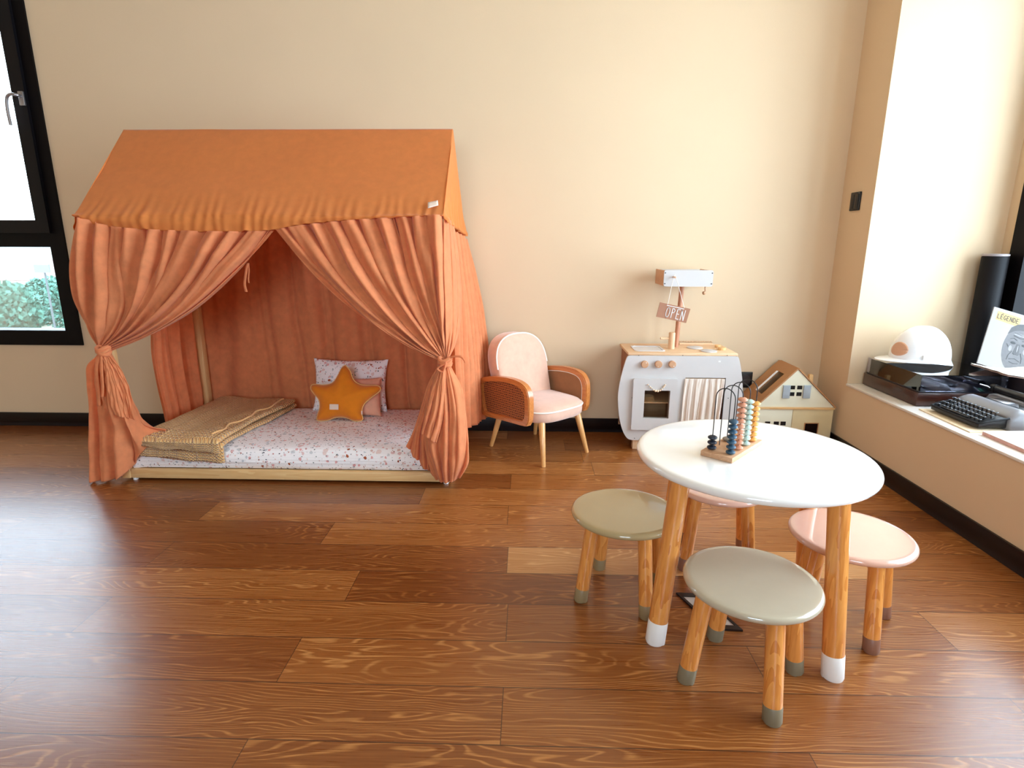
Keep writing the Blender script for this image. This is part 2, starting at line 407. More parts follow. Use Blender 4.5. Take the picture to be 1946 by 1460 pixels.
# back-left window: black frame, tilting upper casement with handle, fixed lower pane
bm = NB(); f = lambda a, b, d: Vector((a, d, b))
def quadring(x0, x1, z0, z1, w_): return [(x0, z0), (x1, z0), (x1, z1), (x0, z1)], [(x0 + w_, z0 + w_), (x1 - w_, z0 + w_), (x1 - w_, z1 - w_), (x0 + w_, z1 - w_)]
o_, i_ = quadring(BW[0], BW[1] , BW[2], BW[3], .086); ring_prism(bm, o_, i_, f, YB - .012, YB + .09)
box(bm, BW[0] + .08, BW[1] - .08, YB - .012, YB + .09, 1.046, 1.14)
win = struct('window_1', bm, M_blackframe)
bm = NB(); o_, i_ = quadring(BW[0] + .06, BW[1] - .06, 1.12, BW[3] - .06, .070); ring_prism(bm, o_, i_, f, YB - .03, YB + .05); struct('sash', bm, M_sash, win)
bm = NB(); box(bm, BW[0] + .08, BW[1] - .08, YB + .04, YB + .046, 1.14, BW[3] - .08); struct('pane', bm, M_glass, win)
bm = NB(); box(bm, BW[0] + .08, BW[1] - .08, YB + .04, YB + .046, BW[2] + .08, 1.05); struct('pane', bm, M_glass, win)
bm = NB(); hx = -2.702
tube(bm, catmull([(-2.645, YB - .03, 1.811), (-2.645, 3.175, 1.811), (-2.673, 3.17, 1.813), (-2.696, 3.17, 1.795), (-2.704, 3.17, 1.74), (-2.702, 3.17, 1.665)], 24), .008, 10)
hx = -2.645
box(bm, hx - .014, hx + .014, YB - .042, YB - .03, 1.765, 1.835, .003); struct('handle', bm, M_metalw, win)

# right bay window
bm = NB(); g = lambda a, b, d: Vector((d, a, b))
o_, i_ = quadring(RW[0], RW[1], RW[2], RW[3], .085); ring_prism(bm, o_, i_, g, XD - .015, XD + .09)
for yy in (1.55,): box(bm, XD - .015, XD + .09, yy - .05, yy + .05, RW[2] + .08, RW[3] - .08)
wr_ = struct('window_2', bm, M_blackframe)
bm = NB(); box(bm, XD + .04, XD + .046, RW[0] + .08, RW[1] - .08, RW[2] + .08, RW[3] - .08); struct('pane', bm, M_glass, wr_)
bm = NB(); o_, i_ = quadring(-1.3, .5, .8, 2.4, .07); ring_prism(bm, o_, i_, f, YR - .1, YR + .01)
box(bm, -.44, -.36, YR - .1, YR + .01, .86, 2.34); wr3 = struct('window_fill_rear', bm, M_blackframe)  # unseen window behind the camera, added and sized as frontal fill light
bm = NB(); box(bm, -1.25, .45, YR - .05, YR - .044, .86, 2.34); struct('pane', bm, M_glass, wr3)

# ------------------------------------------------------------------ outdoors
M_earth = plain('dry_grass', (78, 78, 62), .95, vary=.25, nscale=.4)
M_red = plain('red_soil', (88, 62, 56), .95, vary=.2, nscale=.3)
M_leafA = plain('tree_leaves', (48, 92, 78), .8, vary=.3, nscale=3)
M_hill = plain('far_hills', (70, 80, 80), .95, vary=.15, nscale=.02)
M_bark = plain('grey_bark', (100, 84, 70), .9)
GZ = -3.0
bm = NB(); box(bm, -600, 600, 6, 900, GZ - .2, GZ); struct('ground', bm, M_earth)
bm = NB(); box(bm, -400, 60, 62, 150, GZ, GZ + .05); struct('field', bm, M_red)
bm = NB(); grid(bm, lambda u, v: Vector((-700 + 1300 * u, 500 + 60 * v, GZ + (6 + 14 * abs(nz(u * 6, 1.5)) + 3 * nz(u * 23, 2)) * math.sin(math.pi * min(1, v * 1.0)))), 90, 8); struct('hills', bm, M_hill)
random.seed(3)
def tree(x, y, h, r, label):
    t = thing('tree', label, 'tree', (x, y, GZ), 0, 'trees outside the left window')
    bm = NB(); cyl(bm, (0, 0, 0), (0, 0, h * .6), r * .1, r * .05, 8); obj('trunk', bm, M_bark, t, world=False)
    bm = NB()
    for _ in range(1800):
        a, b = random.uniform(0, 2 * math.pi), math.acos(random.uniform(-1, 1)); q = random.uniform(.55, 1.0) * (1 + .25 * nz(a * 1.5, b * 2, x))
        c = Vector((r * q * math.sin(b) * math.cos(a), r * q * math.sin(b) * math.sin(a), h * .52 + h * .48 * q * math.cos(b)))
        s = r * .10; d1 = Vector((random.uniform(-1, 1), random.uniform(-1, 1), random.uniform(-1, 1))).normalized() * s
        d2 = d1.orthogonal().normalized() * s * .6
        bm.faces.new([bm.verts.new(c + p) for p in (d1, d2, -d1, -d2)])
    obj('foliage', bm, M_leafA, t, world=False, recalc=False)
for px, Yt, top, bot_r, lb in [(-12, 22, 533, 1.25, 'leafy tree at the left edge of the lower window pane, outside'), (38, 30, 548, 1.2, 'leafy tree outside, left of the low bushes in the lower window pane'), (62, 28.5, 562, .9, 'lowest leafy tree outside, left of the sign post'), (92, 34, 528, 1.5, 'tall leafy tree directly behind the sign post outside'), (118, 25, 522, 1.0, 'leafy tree outside beside the right edge of the lower window pane'), (18, 38.5, 540, 1.5, 'farthest leafy tree outside the lower window pane')]:
    p = AY(px, top, Yt); tree(p.x, Yt, p.z - GZ, bot_r, lb)
bm = NB(); random.seed(11)
for _ in range(2600):
    c = Vector((random.uniform(-22, -11), random.uniform(18.6, 20.5), GZ + random.uniform(0, .75))); d1 = Vector((random.uniform(-1, 1), random.uniform(-1, 1), random.uniform(-1, 1))).normalized() * .12; d2 = d1.orthogonal().normalized() * .08
    bm.faces.new([bm.verts.new(c + p) for p in (d1, d2, -d1, -d2)])
hg = obj('hedge', bm, plain('hedge_leaves', (84, 100, 62), .8, vary=.3, nscale=3), recalc=False); tag(hg, 'low yellow-green hedge outside along the bottom of the lower window pane', 'hedge'); hg['kind'] = 'stuff'
sg = AY(84, 512, 17.8)
t = thing('sign_post', 'thin grey post with a small white board above the trees outside', 'sign', (sg.x, 17.8, GZ))
bm = NB(); cyl(bm, (sg.x, 17.8, GZ), (sg.x, 17.8, sg.z), .028); obj('post', bm, plain('post_grey', (58, 64, 66), .6), t)
bm = NB(); box(bm, sg.x - .24, sg.x + .24, 17.7, 17.75, sg.z - .1, sg.z + .15); obj('board', bm, plain('sign_board_grey', (80, 84, 86), .5), t)

# ------------------------------------------------------------------ house bed
YF, YK = 2.46, 3.17; XA, XB = -1.845, -.365
bed = thing('house_bed', 'low pine house-shaped floor bed frame under the terracotta canopy', 'bed', ((XA + XB) / 2, (YF + YK) / 2, 0))
pw = .042
for (x, y) in ((XA, YF), (XB, YF), (XA, YK), (XB, YK)):
    bm = NB(); box(bm, x - pw / 2, x + pw / 2, y - pw / 2, y + pw / 2, 0.012, 1.17, .003); obj('post', bm, M_pinez, bed)
ym = (YF + YK) / 2
for x in (XA, XB):
    for y in (YF, YK):
        bm = NB(); M_, L = frame_mat((x, y, 1.14), (x, ym, 1.525)); box(bm, -.018, .018, -.018, .018, 0, L, .002, M=M_); obj('rafter', bm, M_pinez, bed)
bm = NB(); box(bm, XA - .02, XB + .02, ym - .02, ym + .02, 1.505, 1.54, .003); obj('ridge_beam', bm, M_pine, bed)
for y in (YF, YK):
    bm = NB(); box(bm, XA + .022, XB - .022, y - .018, y + .018, .012, .056, .003); obj('side_rail', bm, M_pine, bed)
for x in (XA, XB):
    bm = NB(); box(bm, x - .018, x + .018, YF + .022, YK - .022, .012, .056, .003); obj('end_rail', bm, M_pine, bed)
for x in (XA + .03, XB - .0):
    bm = NB(); lathe(bm, [(.012, 0), (.012, .012)], Matrix.Translation((x, YF - .0, 0)), 16); obj('foot', bm, M_white, bed, label='small white round foot')
bm = NB(); box(bm, XA + .02, XB - .02, YF + .02, YK - .02, .03, .045); obj('slat_base', bm, M_pine, bed)

# mattress with printed sheet
bm = NB()
def matt(u, v):
    # u around the profile front->top->back, v along x
    x = XA + .03 + (XB - XA - .055) * v
    e = min(v, 1 - v) * (XB - XA)
    ex = -.012 * math.exp(-e / .02)
    prof = [(2.462, .060), (2.452, .085), (2.452, .115), (2.466, .142), (2.50, .158), (2.6, .166), (2.8, .17), (3.0, .168), (3.1, .164), (3.14, .14), (3.145, .06)]
    p = profc[min(int(u * 160), 160)]
    z = p.z + (.004 * nz(x * 4, p.y * 5) if p.z > .13 else 0) + ex
    y = p.y + (.006 * nz(x * 3.5, p.z * 30, 2) + .003 * nz(x * 1.5, p.z * 90, 5) if u < .35 else 0)
    return Vector((x, y, z))
profc = catmull([(0, a, b) for a, b in [(2.462, .060), (2.452, .085), (2.452, .115), (2.466, .142), (2.50, .158), (2.6, .166), (2.8, .17), (3.0, .168), (3.1, .164), (3.14, .14), (3.145, .06)]], 161)
V = grid(bm, matt, 161, 160)
bm.faces.new([V[i][0] for i in range(161)]); bm.faces.new([V[i][-1] for i in range(161)][::-1])
mo = obj('mattress', bm, M_sheet, sharp=60); tag(mo, 'mattress in a white cotton sheet printed with small pink, grey and brown figures', 'mattress')

# ------------------------------------------------------------------ canopy
can = thing('bed_canopy', 'terracotta muslin canopy draped as a roof and tied curtains over the bed', 'canopy', ((XA + XB) / 2, YF, 1.1))
RZ = 1.578; XLc, XRc = -1.872, -.345
hem_px = [(152, 412), (165, 424), (210, 431), (300, 438), (420, 441), (520, 437), (570, 427), (640, 420), (740, 414), (838, 410)]
hem = catmull([AY(a, b, 2.425) for a, b in hem_px], 200)
def hem_at(x):
    for a, b in zip(hem, hem[1:]):
        if a.x <= x <= b.x: t = (x - a.x) / max(1e-6, b.x - a.x); return a.z + (b.z - a.z) * t
    return hem[0].z if x < hem[0].x else hem[-1].z
def roof(u, v):
    x = XLc + (XRc - XLc) * u; zh = hem_at(x)
    if v < .8:
        t = v / .8; y = ym + (2.437 - ym) * t; z = RZ + (1.185 - RZ) * t
        sag = math.sin(math.pi * t); z += -.006 * sag; y += 0
    else:
        t = (v - .8) / .2; y = 2.437 - .012 * math.sin(t * math.pi * .5) ; z = 1.185 + (zh - 1.185) * t
    k = max(0, v - .5) / .5
    pk = (k ** 2.2) * (1 if v < .85 else .55) * (.009 * math.sin(x * 150 + 3 * nz(x * 9, v * 3)) * (.5 + nz(x * 11, 4)) + .012 * nz(x * 22, v * 4, 7))
    y -= pk + .010 * math.exp(-((v - .88) / .08) ** 2) * (1 + .6 * nz(x * 5, 1.2)); z += pk * .5
    y += .006 * nz(x * 3, v * 4, 3)
    return Vector((x, y, z))
bm = NB(); grid(bm, roof, 420, 70); solid(obj('roof_panel', bm, M_croof, can, recalc=False), .0016)
bm = NB(); grid(bm, lambda u, v: Vector((XLc + (XRc - XLc) * u, ym + (3.205 - ym) * v + .008 * nz(u * 6, v * 3) * (1 - v), RZ + (1.15 - RZ) * v)), 80, 20); solid(obj('roof_panel', bm, M_croof, can, recalc=False), .0016)
def gable(x, s):
    def fn(u, v):  # u front->back, v top->bottom
        y = 2.43 + (3.205 - 2.43) * u
        zt = RZ - (RZ - 1.18) * abs(u - .5) * 2; zb = (1.155 + .045 * (-u)) if s > 0 else 1.12
        z = zt + (zb - zt) * v
        b = .014 * v * (1 + nz(u * 9, v * 2)) + .008 * v * math.sin(u * 70 + 2 * nz(u * 5, v))
        return Vector((x + s * b, y, z))
    return fn
for x, s in ((XLc, -1), (XRc, 1)):
    bm = NB(); grid(bm, gable(x, s), 90, 30); solid(obj('gable_panel', bm, M_croof, can, recalc=False), .0016)

def drape(name, guides, N_, amp, nu=260, nv=130, fdir=(0, -1, 0), seed=1, parent=can, mat=M_cfab, thick=.0018, ampf=None, hemk=0, rough=.5, topg=0):
    """guides: [(u, [points])]; folds run along the guides"""
    G = [(u, catmull(p, nv)) for u, p in guides]; fd = Vector(fdir)
    us = [g_[0] for g_ in G]
    def at(u, j):
        for k in range(len(G) - 1):
            if u <= us[k + 1] or k == len(G) - 2:
                t = (u - us[k]) / (us[k + 1] - us[k]); p1, p2 = G[k][1][j], G[k + 1][1][j]
                p0 = G[k - 1][1][j] if k else 2 * p1 - p2; p3 = G[k + 2][1][j] if k + 2 < len(G) else 2 * p2 - p1
                return .5 * ((2 * p1) + (-p0 + p2) * t + (2 * p0 - 5 * p1 + 4 * p2 - p3) * t * t + (-p0 + 3 * p1 - 3 * p2 + p3) * t ** 3)
    bm = NB(); P = [[at(i / (nu - 1), j) for j in range(nv)] for i in range(nu)]
    V = []
    for i in range(nu):
        row = []; u = i / (nu - 1)
        for j in range(nv):
            v = j / (nv - 1)
            a = P[min(i + 1, nu - 1)][j]; b = P[max(i - 1, 0)][j]; w_ = (a - b) * (nu - 1) * .5
            wl = w_.length; tdir = w_.normalized() if wl > 1e-6 else Vector((1, 0, 0))
            ph = 2 * math.pi * (N_ * u + .45 * nz(u * N_ * .45, seed * 3.1, v * .6))
            A = ampf(v) if ampf else 1
            am = amp * A * (.55 + .55 * (nz(u * N_ * .5, seed * 7.7, v * .8) + .6))
            am = min(am, wl / N_ * .85) * min(1, .25 + min(u, 1 - u) / .07)
            s_ = math.sin(ph); am2 = am; dpt = am * (1 - 2 * abs(math.sin(ph / 2)) ** 1.4)
            dpt += amp * .22 * A * math.sin(ph * 2.7 + 4 * nz(u * 9, v * 1.5, seed)) + rough * .010 * nz(u * 20, v * 6, seed * 2) + topg * .006 * math.exp(-v / .07) * math.sin(u * 2 * math.pi * N_ * 3.3 + 3 * nz(u * 12, 1))
            row.append(bm.verts.new(P[i][j] + fd * dpt + tdir * (am * .55 * s_)))
        V.append(row)
    for i in range(nu - 1):
        for j in range(nv - 1): bm.faces.new((V[i][j], V[i + 1][j], V[i + 1][j + 1], V[i][j + 1]))
    return solid(obj(name, bm, mat, parent, recalc=False), thick)
def G(pts, ys): return [AY(a, b, y) for (a, b), y in zip(pts, ys)]
Yq = (2.435, 2.425, 2.415, 2.41, 2.415)
af_up = lambda v: .45 + 1.1 * math.sin(math.pi * min(1, v * .9 + .08))
drape('front_curtain', [
    (0, G([(176, 430), (173, 490), (177, 560), (184, 615), (192, 660)], (2.56, 2.56, 2.53, 2.48, 2.43))),
    (.12, G([(158, 414), (158, 470), (163, 550), (174, 610), (189, 660)], Yq)),
    (.34, G([(225, 431), (232, 500), (234, 570), (219, 622), (192, 661)], Yq)),
    (.62, G([(345, 438), (330, 500), (293, 570), (248, 625), (197, 662)], Yq)),
    (.84, G([(455, 440), (408, 505), (342, 580), (275, 630), (202, 664)], Yq)),
    (1, G([(521, 438), (458, 508), (378, 582), (292, 634), (207, 669)], Yq))], 12, .046, seed=1, ampf=af_up, nu=420, topg=1)
drape('front_curtain', [
    (0, G([(525, 436), (600, 522), (682, 596), (764, 650), (836, 686)], Yq)),
    (.16, G([(592, 426), (650, 515), (722, 598), (786, 652), (838, 684)], Yq)),
    (.40, G([(690, 417), (730, 510), (776, 595), (818, 652), (843, 682)], Yq)),
    (.62, G([(775, 412), (796, 505), (818, 590), (837, 648), (846, 681)], Yq)),
    (.80, G([(840, 409), (842, 500), (846, 590), (848, 645), (849, 681)], Yq)),
    (1, G([(862, 424), (874, 500), (876, 590), (868, 645), (853, 682)], (2.62, 2.6, 2.56, 2.48, 2.42)))], 12, .048, seed=2, ampf=af_up, nu=440, topg=1, rough=.9)
# lower halves below the knots
drape('curtain_tail', [
    (0, G([(187, 672), (168, 700), (174, 760), (174, 830), (178, 911)], (2.415, 2.41, 2.41, 2.42, 2.43))),
    (.3, G([(192, 672), (188, 720), (195, 780), (200, 850), (203, 910)], (2.41, 2.40, 2.40, 2.41, 2.42))),
    (.6, G([(198, 672), (208, 720), (222, 790), (231, 850), (236, 903)], (2.405, 2.39, 2.385, 2.40, 2.42))),
    (.8, G([(203, 672), (222, 722), (242, 790), (258, 835), (262, 872)], (2.405, 2.39, 2.39, 2.41, 2.435))),
    (1, G([(208, 672), (234, 722), (255, 778), (274, 808), (314, 818)], (2.41, 2.41, 2.42, 2.45, 2.47)))], 3.5, .030, 150, 110, seed=3, rough=1.2, ampf=lambda v: .5 + .9 * v)
drape('curtain_flap', [
    (0, G([(189, 672), (190, 705), (193, 745), (197, 777)], (2.395, 2.375, 2.37, 2.37))),
    (.5, G([(197, 672), (208, 706), (218, 750), (228, 791)], (2.39, 2.365, 2.36, 2.36))),
    (1, G([(207, 672), (230, 702), (247, 745), (257, 799)], (2.395, 2.38, 2.375, 2.37)))], 2, .010, 90, 60, seed=4, rough=1.0, ampf=lambda v: .6 + .5 * v)
drape('curtain_tail', [
    (0, G([(837, 693), (821, 724), (811, 766), (806, 815), (808, 848), (816, 884), (828, 910)], (2.42, 2.41, 2.41, 2.41, 2.42, 2.42, 2.43))),
    (.33, G([(842, 693), (835, 740), (828, 780), (822, 820), (822, 850), (830, 885), (838, 913)], (2.41, 2.395, 2.39, 2.39, 2.39, 2.40, 2.42))),
    (.66, G([(848, 693), (856, 740), (861, 780), (862, 820), (861, 850), (859, 885), (858, 913)], (2.405, 2.385, 2.38, 2.38, 2.38, 2.39, 2.41))),
    (1, G([(855, 693), (878, 738), (885, 780), (889, 820), (891, 850), (890, 880), (876, 906)], (2.41, 2.41, 2.41, 2.41, 2.41, 2.41, 2.42)))], 6, .032, 190, 120, seed=5, ampf=lambda v: .5 + .8 * v)
drape('curtain_fold', [
    (0, G([(834, 694), (814, 728), (801, 770), (788, 812), (772, 847)], (2.43, 2.43, 2.43, 2.43, 2.425))),
    (.5, G([(837, 694), (822, 728), (812, 775), (800, 825), (797, 878)], (2.43, 2.42, 2.42, 2.42, 2.43))),
    (1, G([(840, 694), (832, 728), (826, 780), (822, 840), (826, 908)], (2.43, 2.43, 2.43, 2.43, 2.435)))], 3, .016, 100, 80, seed=15, ampf=lambda v: .5 + .6 * v)
drape('curtain_flap', [
    (0, G([(838, 695), (823, 735), (811, 780), (801, 822)], (2.40, 2.375, 2.36, 2.36))),
    (.5, G([(842, 695), (837, 740), (829, 790), (817, 834)], (2.39, 2.36, 2.35, 2.35))),
    (1, G([(847, 695), (848, 740), (842, 795), (830, 843)], (2.395, 2.375, 2.365, 2.36)))], 3, .014, 90, 70, seed=6, ampf=lambda v: .6 + .5 * v)
# knots and ties
def knot(c, seed):
    bm = NB()
    for k in range(3):
        a0 = k * 1.1
        pts = [c + Vector((.024 * math.cos(a), .020 * math.sin(a) - .004, .010 * (k - 1) + .006 * math.sin(a * 2 + a0))) for a in [2 * math.pi * i / 28 for i in range(28)]]
        tube(bm, pts, .0085, 8, closed=True)
    return bm
kl, kr = AY(198, 666, 2.40), AY(846, 687, 2.40)
obj('curtain_tie', knot(kl, 1), M_cfab, can); obj('curtain_tie', knot(kr, 2), M_cfab, can)
def ribbon(pts, w_, name='tie_end', mat=M_cfab, side=Vector((1, 0, 0)), parent=can, n=30):
    P = catmull(pts, n); bm = NB()
    grid(bm, lambda u, v: P[min(int(round(v * (n - 1))), n - 1)] + side * w_ * (u - .5), 3, n)
    return solid(obj(name, bm, mat, parent, recalc=False), .002)
ribbon(G([(190, 668), (183, 700), (186, 740), (188, 772)], (2.385, 2.365, 2.36, 2.36)), .016)
ribbon(G([(192, 670), (193, 705), (195, 735), (194, 755)], (2.38, 2.355, 2.35, 2.35)), .012)
ribbon(G([(848, 683), (862, 678), (876, 678), (884, 688)], (2.39, 2.375, 2.37, 2.37)), .010, side=Vector((.2, 0, 1)))
bm = NB(); pts = [AY(a, b, 2.365) for a, b in ((848, 690), (832, 700), (842, 706))]
tube(bm, catmull(pts + [pts[0]], 20), .010, 8, flat=.4); obj('tie_end', bm, M_cfab, can)
ribbon(G([(470, 500), (467, 520), (465, 540), (468, 555)], (2.47, 2.47, 2.47, 2.47)), .011)
ribbon(G([(472, 500), (473, 515), (472, 530), (473, 538)], (2.475,) * 4), .006)
# side and back panels
drape('side_curtain', [
    (0, [(-.345, 2.50, 1.13), (-.335, 2.52, .8), (-.33, 2.55, .5), (-.325, 2.60, .19)]),
    (.35, [(-.34, 2.75, 1.12), (-.31, 2.76, .8), (-.29, 2.78, .5), (-.28, 2.8, .17)]),
    (.7, [(-.335, 3.0, 1.10), (-.28, 3.0, .8), (-.245, 3.0, .5), (-.225, 3.0, .15)]),
    (1, [(-.335, 3.195, 1.09), (-.27, 3.19, .8), (-.23, 3.18, .5), (-.20, 3.17, .13)])], 11, .022, 220, 70, fdir=(1, 0, 0), seed=8)
drape('side_curtain', [
    (0, [(-1.87, 2.80, 1.12), (-1.86, 2.82, .8), (-1.86, 2.77, .5), (-1.86, 2.80, .20), (-1.87, 2.82, .1)]),
    (.5, [(-1.875, 2.97, 1.12), (-1.88, 2.97, .8), (-1.88, 2.95, .5), (-1.88, 2.97, .20), (-1.88, 2.97, .1)]),
    (1, [(-1.86, 3.2, 1.12), (-1.86, 3.2, .8), (-1.86, 3.2, .5), (-1.86, 3.2, .20), (-1.86, 3.2, .1)])], 5, .022, 140, 70, fdir=(1, 0, 0), seed=9)
drape('back_panel', [
    (0, [(-1.86, 3.205, 1.15), (-1.86, 3.205, .8), (-1.86, 3.205, .5), (-1.86, 3.205, .2), (-1.86, 3.205, .08)]),
    (.33, [(-1.33, 3.18, 1.15), (-1.33, 3.17, .8), (-1.32, 3.165, .5), (-1.32, 3.17, .2), (-1.32, 3.18, .08)]),
    (.66, [(-.86, 3.18, 1.15), (-.86, 3.165, .8), (-.86, 3.155, .5), (-.86, 3.17, .2), (-.86, 3.18, .08)]),
    (1, [(-.36, 3.185, 1.15), (-.36, 3.18, .8), (-.37, 3.17, .5), (-.38, 3.175, .2), (-.38, 3.185, .08)])], 7, .026, 260, 90, seed=10, ampf=lambda v: .9)
# label on the roof
bm = NB()
q = [AY(a, b, 2.50) for a, b in ((813, 385), (832, 381), (833, 390), (813, 396))]
grid(bm, lambda u, v: (q[0].lerp(q[1], u)).lerp(q[3].lerp(q[2], u), v) + Vector((0, 0, .0)), 6, 4)
o = obj('cloth_label', bm, M_label, can, recalc=False, label='small cream cloth label')
# project the label on the roof slope
for v_ in o.data.vertices:
    wv = v_.co + Vector(can.location)
    n_ = Vector((0, -(RZ - 1.185), (ym - 2.437))); n_.y, n_.z = -(RZ - 1.185), (ym - 2.437)
    n_.normalize(); p0 = Vector((0, 2.437, 1.185)) + Vector((0, n_.y, n_.z)) * .014
    d = wv - CAMP; tt = (p0 - CAMP).dot(n_) / d.dot(n_); v_.co = CAMP + d * tt - Vector(can.location)
solid(o, .0015)

# ------------------------------------------------------------------ bedding
def cushion_uv(bm): pass
def pillow(name, w_, h_, t_, mat, loc, rx, rz, label, cat):
    bm = NB()
    def fn(s):
        def f_(u, v):
            a, b = 2 * u - 1, 2 * v - 1
            e = (1 - abs(a) ** 2.6) * (1 - abs(b) ** 2.6); e = max(e, 0) ** .55
            pin = 1 - .07 * (1 - abs(a) ** 2) * abs(b) ** 3; pin2 = 1 - .07 * (1 - abs(b) ** 2) * abs(a) ** 3
            return Vector((a * w_ / 2 * pin2, s * t_ / 2 * e * (1 + .12 * nz(a * 2, b * 2, s)), (b * pin + 1) * h_ / 2))
        return f_
    grid(bm, fn(-1), 40, 40); grid(bm, fn(1), 40, 40)
    bmesh.ops.remove_doubles(bm, verts=bm.verts, dist=1e-5)
    o = obj(name, bm, mat, sharp=80); o.location = loc; o.rotation_euler = (rx, 0, rz)
    tag(o, label, cat); return o
pillow('pillow', .42, .29, .10, M_sheet, (-.975, 3.04, .168), R(-14), R(-2), 'flat white printed pillow matching the sheet, leaning on the back curtain', 'pillow')
pillow('cushion', .20, .21, .09, fabric('peach_cotton', (240, 176, 146)), (-.875, 2.93, .170), R(-14), R(4), 'small plain peach cushion half hidden behind the star cushion', 'cushion')

star = thing('star_cushion', 'orange star-shaped cushion with cream piping and a cloth label', 'cushion', (-.962, 2.84, .172), 0)
M_star = fabric('ochre_cotton', (228, 130, 30), vary=.06)
star_px = [(651, 694), (660, 704), (668, 722), (684, 731), (712, 732), (719, 737), (716, 744), (700, 756), (688, 768), (684, 782), (686, 797), (672, 799), (660, 795), (648, 792), (634, 793), (620, 798), (601, 799), (600, 790), (604, 775), (602, 760), (592, 748), (586, 739), (590, 731), (612, 732), (628, 727), (638, 712), (645, 698)]
cpx = (645, 755)
sp_pts = catmull([Vector((a, b, 0)) for a, b in star_px + [star_px[0]]], 121)[:-1]
sk = 2.95 / 1094.8 * 1.02
out2 = [((p.x - 645) * sk, (800 - p.y) * sk) for p in sp_pts]; c2 = (0, (800 - 757) * sk)
def tiltm(M0, a): return M0
Mst = Matrix.Translation((0, 0, .0)) @ Matrix.Rotation(R(-16), 4, 'X')
bm = NB(); nr = 14
for s in (-1, 1):
    rings = []
    for k in range(nr + 1):
        t = k / nr; th = .052 * (1 - t ** 2.4) ** .6 if t < 1 else 0
        rings.append([bm.verts.new(Mst @ Vector((c2[0] + (a - c2[0]) * t, s * th, c2[1] + (b - c2[1]) * t))) for a, b in out2])
    n = len(out2)
    for k in range(nr):
        A, B = rings[k], rings[k + 1]
        for i in range(n): bm.faces.new((A[i], A[(i + 1) % n], B[(i + 1) % n], B[i]))
bmesh.ops.remove_doubles(bm, verts=bm.verts, dist=1e-5)
obj('star_body', bm, M_star, star, world=False, sharp=80)
bm = NB(); tube(bm, [Mst @ Vector((a, 0, b)) for a, b in out2], .0028, 8, closed=True); obj('piping', bm, plain('yellow_piping', (240, 190, 110), .7), star, world=False)
bm = NB(); box(bm, -.042, .004, -.0575, -.055, .060, .088, .001, M=Mst); obj('label', bm, M_label, star, world=False, label='small cream cloth label')
bm = NB(); box(bm, .098, .112, -.004, .002, .035, .055, M=Mst); obj('side_tag', bm, M_label, star, world=False)

# knitted blanket, folded, laid diagonally
bl = thing('knitted_blanket', 'beige knitted blanket folded in layers across the left end of the mattress', 'blanket', (-1.45, 2.75, .17))
cA, cB, cC, cD = Vector((-1.775, 2.434, 0)), Vector((-1.375, 2.43, 0)), Vector((-1.285, 3.08, 0)), Vector((-1.75, 3.12, 0))
def blanket_layer(name, ins, z0, th, hang, seed, out_=0.0):
    bm = NB(); uvl = bm.loops.layers.uv.new('UVMap'); pl = bm.verts.layers.float_vector.new('par')
    nu, nv = 120, 170
    def top(u, v, s):
        uu = ins + (1 - 2 * ins) * u
        p = cA.lerp(cB, uu).lerp(cD.lerp(cC, uu), v)
        p.x += .010 * math.sin(v * 9 + seed) * (u - .3); wav = .006 * nz(u * 3, v * 5, seed) + .004 * math.sin(u * 9 + seed)
        edge = min(u, 1 - u); rnd = math.sqrt(max(0, 1 - (1 - min(1, edge / .03)) ** 2))
        zt = z0 + s * th * .5 * rnd + wav
        hv = .10
        if v < hv:
            q = 1 - v / hv; p = cA.lerp(cB, uu); p.y = 2.434 - s * th * .5 * rnd - out_; p.y += .004 * nz(u * 6, q * 2, seed)
            z = z0 - hang * q + .012 * nz(u * 4, seed) * q - .010 - .034 * u * q ** .5
        else:
            t = (v - hv) / (1 - hv); p = cA.lerp(cB, uu).lerp(cD.lerp(cC, uu), t); e = math.exp(-t / .05)
            p.x += .010 * math.sin(v * 9 + seed) * (u - .3); p.y -= e * (s * th * .5 * rnd * .6 + out_); z = zt - .010 * e - .0 * u * e
        z += .003 * abs(math.sin(u * math.pi * 26)) * (s > 0) * (v < .22)
        return Vector((p.x, p.y, z))
    for s in (1, -1):
        V = grid(bm, lambda u, v: top(u, v, s), nu, nv)
        for i in range(nu):
            for j in range(nv): V[i][j][pl] = (i / (nu - 1), j / (nv - 1), 0)
    bm.verts.ensure_lookup_table()
    for f_ in bm.faces:
        for lp in f_.loops:
            idx = lp.vert.index if False else 0
    # rim
    bmesh.ops.remove_doubles(bm, verts=bm.verts, dist=2e-5)
    be = [e for e in bm.edges if len(e.link_faces) == 1]
    try: bmesh.ops.holes_fill(bm, edges=be, sides=0)
    except Exception: pass
    ax = (cB - cA).normalized(); ay = (cD - cA).normalized()
    for f_ in bm.faces:
        for lp in f_.loops:
            q = lp.vert[pl]; lp[uvl].uv = (q.x * .75, q.y if q.y > .10 else .10 - (.10 - q.y) * 1.1)
    return obj(name, bm, M_knit, bl, sharp=80)
blanket_layer('blanket_layer', -.01, .190, .020, .050, 2.0)
blanket_layer('blanket_layer', .02, .212, .020, .022, 0.3, .012)
bm = NB(); pts = [cB.lerp(cC, t / 40) + Vector((-.05 + .012 * math.sin(t * .5), .02, .228 + .003 * math.sin(t * .9))) for t in range(38)]
tube(bm, pts, .0045, 8); obj('seam', bm, M_knit, bl)

# ------------------------------------------------------------------ armchair (faces right, towards the camera)
chair = thing('armchair', 'small pink upholstered armchair with cane sides and wooden arms beside the bed', 'armchair', (.071, 2.925, 0), math.atan2(-.735, .68))
chair.scale = (.985, .985, .985)
